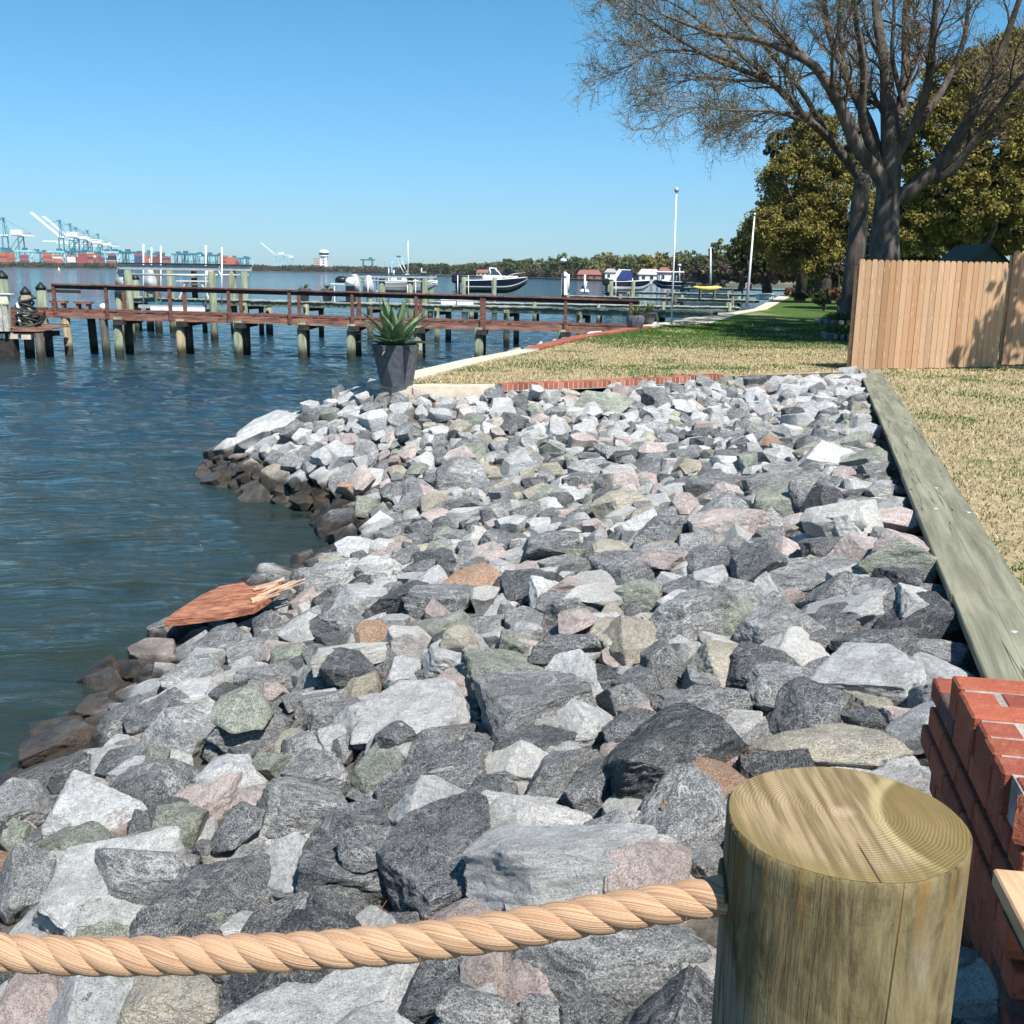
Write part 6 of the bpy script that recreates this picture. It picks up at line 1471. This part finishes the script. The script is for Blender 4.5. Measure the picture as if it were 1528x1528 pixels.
def gantry(px, y, lab, mat, s=1.):
    x = sx(px, y); root = empty('stacking_gantry', (x, y, 1.2), lab, 'gantry crane', 'teal stacking gantries among the containers')
    for lx in (-9, 9):
        for ly in (-6, 6): m = MB(); m.bar((lx*s, ly*s, 0), (lx*.9*s, ly*s, 22*s), 1.4*s, 1.4*s); m.build('leg', [mat], root)
    m = MB(); 
    for ly in (-6, 6): m.bar((-13*s, ly*s, 22.5*s), (13*s, ly*s, 22.5*s), 2.*s, 2.4*s)
    for lx in (-9, 9): m.bar((lx*s, -6*s, 5*s), (lx*s, 6*s, 5*s), 1.2*s, 1.2*s); m.bar((lx*s, -6*s, 5*s), (lx*.9*s, 6*s, 20*s), .9*s, .9*s)
    m.bar((-9*s, -6*s, 11*s), (9*s, -6*s, 11*s), .9*s, .9*s); m.build('girder', [mat], root)
    m = MB(); m.box((rs.uniform(-6, 6)*s, 0, 25.5*s), (6*s, 5*s, 3*s)); m.build('trolley', [DTEAL], root)
gp = [(2, 1600), (22, 1640), (40, 1600), (57, 1720), (72, 1800), (88, 1620), (101, 1750), (115, 1600), (128, 1700), (141, 1800), (158, 1650), (170, 1600), (183, 1700), (196, 1600), (208, 1750), (221, 1680), (233, 1800), (244, 1900), (272, 1750), (283, 1680), (294, 1800), (305, 1900), (316, 1800), (327, 1850), (355, 1750), (364, 1800), (373, 1850)]
for i, (px, y) in enumerate(gp):
    gantry(px, y, ['teal portal gantry standing over the container stacks', 'dark teal portal gantry standing over the container stacks', 'pale teal portal gantry standing over the container stacks'][i % 3], [TEAL, DTEAL, LTEAL][i % 3], 1.05 if px < 340 else .85)
cm = [('orange', (.45, .14, .07)), ('red', (.34, .07, .06)), ('maroon', (.22, .06, .07)), ('brown', (.3, .12, .09)), ('white', (.7, .7, .7)), ('navy', (.04, .07, .16))]
cmat = [simple('container_'+a, c, .7, .1, .2) for a, c in cm]; base_me = None
def container_mesh():
    m = MB(); Lc, Wc, Hc = 12.2, 2.44, 2.6; m.box((0, 0, Hc/2), (Lc, Wc, Hc))
    for i in range(16): m.box((-Lc/2+.4+i*.76, 0, Hc/2), (.3, Wc+.12, Hc-.4))
    return m
cme = None; cnt = 0
for blk in range(44):
    px = rs.choice([rs.uniform(-5, 22), rs.uniform(34, 92), rs.uniform(105, 178), rs.uniform(105, 178), rs.uniform(200, 262), rs.uniform(330, 358)]); y = 1545+rs.uniform(0, 110); main = rs.choice(6, p=[.3, .26, .16, .12, .08, .08]); hgt = rs.randint(4, 7)
    for lv in range(hgt):
        if cnt >= 230: break
        ci = main if rs.rand() < .75 else rs.choice(6, p=[.28, .26, .16, .1, .12, .08])
        if cme is None: o = container_mesh().build('shipping_container', [cmat[0]]); cme = o.data
        else: o = bpy.data.objects.new('shipping_container', cme); COL.objects.link(o)
        o.location = (sx(px, y), y, 6.5+2.65*lv); o.material_slots[0].link = 'OBJECT'; o.material_slots[0].material = cmat[ci]
        tag(o, f'{cm[ci][0]} shipping container stacked in the distant port', 'container', 'shipping containers stacked in the port'); cnt += 1
# white control tower
yt = 1420; x = sx(484, yt); root = empty('control_tower', (x, yt, 1.2), 'white control tower with a wide glazed top and domed roof', 'tower'); k_ = yt/FPX
m = MB(); m.box((0, 0, 9), (10*k_, 9, 20), taper=.92); m.build('shaft', [WHITE], root)
m = MB(); [m.box((0, -4.6, 4+i*3.6), (2.2, .3, 1.4)) for i in range(4)]; m.build('shaft_windows', [GLASS], root)
m = MB(); m.lathe((0, 0, 19), [(4.2*k_, -1), (7.*k_, 1.), (7.*k_, 2.)], 20); m.lathe((0, 0, 21), [(7.4*k_, 3.2), (7.6*k_, 3.6), (6*k_, 6), (2.5*k_, 7.2)], 20); m.build('cab', [WHITE], root)
m = MB(); m.lathe((0, 0, 21), [(6.7*k_, 0), (7.2*k_, 3.1)], 20); m.build('cab_windows', [GLASS], root)
for px, w_, h_, cl in ((474, 9, 17, 'a'), (467, 8, 8, 'b'), (455, 12, 5, 'c')):
    m = MB(); root = empty('port_building', (sx(px, 1450), 1450, 1.2), {'a': 'tan block building just left of the white control tower', 'b': 'lower tan building second left of the control tower', 'c': 'long low pale shed left of the tan buildings'}[cl], 'building'); m.box((0, 0, h_/2), (w_, 10, h_)); m.build('wall', [simple('tan_render', (.5, .42, .36), .9, .1, .2)], root); m = MB(); [m.box((-w_/2+1.5+2.5*j, -5.05, 2+3*i), (1.2, .1, 1.3)) for i in range(int(h_/3)) for j in range(int(w_/2.5))]; m.build('windows', [GLASS], root); m = MB(); m.box((0, 0, h_+.2), (w_+.6, 10.6, .4)); m.build('roof', [STEEL], root)
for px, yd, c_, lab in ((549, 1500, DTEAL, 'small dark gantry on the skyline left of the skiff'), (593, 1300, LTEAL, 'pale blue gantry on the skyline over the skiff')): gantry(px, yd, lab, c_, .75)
# thin masts and poles along the skyline
for i, px in enumerate(np.linspace(500, 730, 26)+rs.normal(0, 3, 26)):
    yd = 1700; x = sx(px, yd); m = MB(); h_ = rs.uniform(9, 22); m.tube([(0, 0, 0), (0, 0, h_)], .35, 5); m.box((0, 0, h_), (1.8, .5, .6)); o = m.build('light_mast', [STEEL]); o.location = (x, yd, 1); tag(o, 'thin grey light mast on the distant skyline', 'light mast', 'light masts on the skyline')
# channel marker buoy
c_ = P(88, 403.2, 0); root = empty('buoy', (c_[0], c_[1], 0), 'small white buoy on the water before the port shore', 'buoy'); s_ = c_[1]/FPX; m = MB(); m.lathe((0, 0, 0), [(1.6*s_, -.5), (1.6*s_, 1.0*s_), (.5*s_, 2.6*s_), (.4*s_, 4*s_)], 10); m.build('float', [WHITE], root)

# ------------------------------------------------------------------ air
m = MB(); m.box((0, 1690, 98), (7200, 3700, 206)); hz_ = m.build('haze', [None]); hz_.data.materials.clear()
hm = bpy.data.materials.new('haze_air'); hm.use_nodes = True; hn = hm.node_tree.nodes; hn.clear(); ho = hn.new('ShaderNodeOutputMaterial'); hv = hn.new('ShaderNodeVolumePrincipled')
hv.inputs['Color'].default_value = (.8, .88, 1, 1); hv.inputs['Density'].default_value = .0001; hv.inputs['Anisotropy'].default_value = .3
hm.node_tree.links.new(hv.outputs[0], ho.inputs['Volume']); hz_.data.materials.append(hm); tag(hz_, kind='stuff')
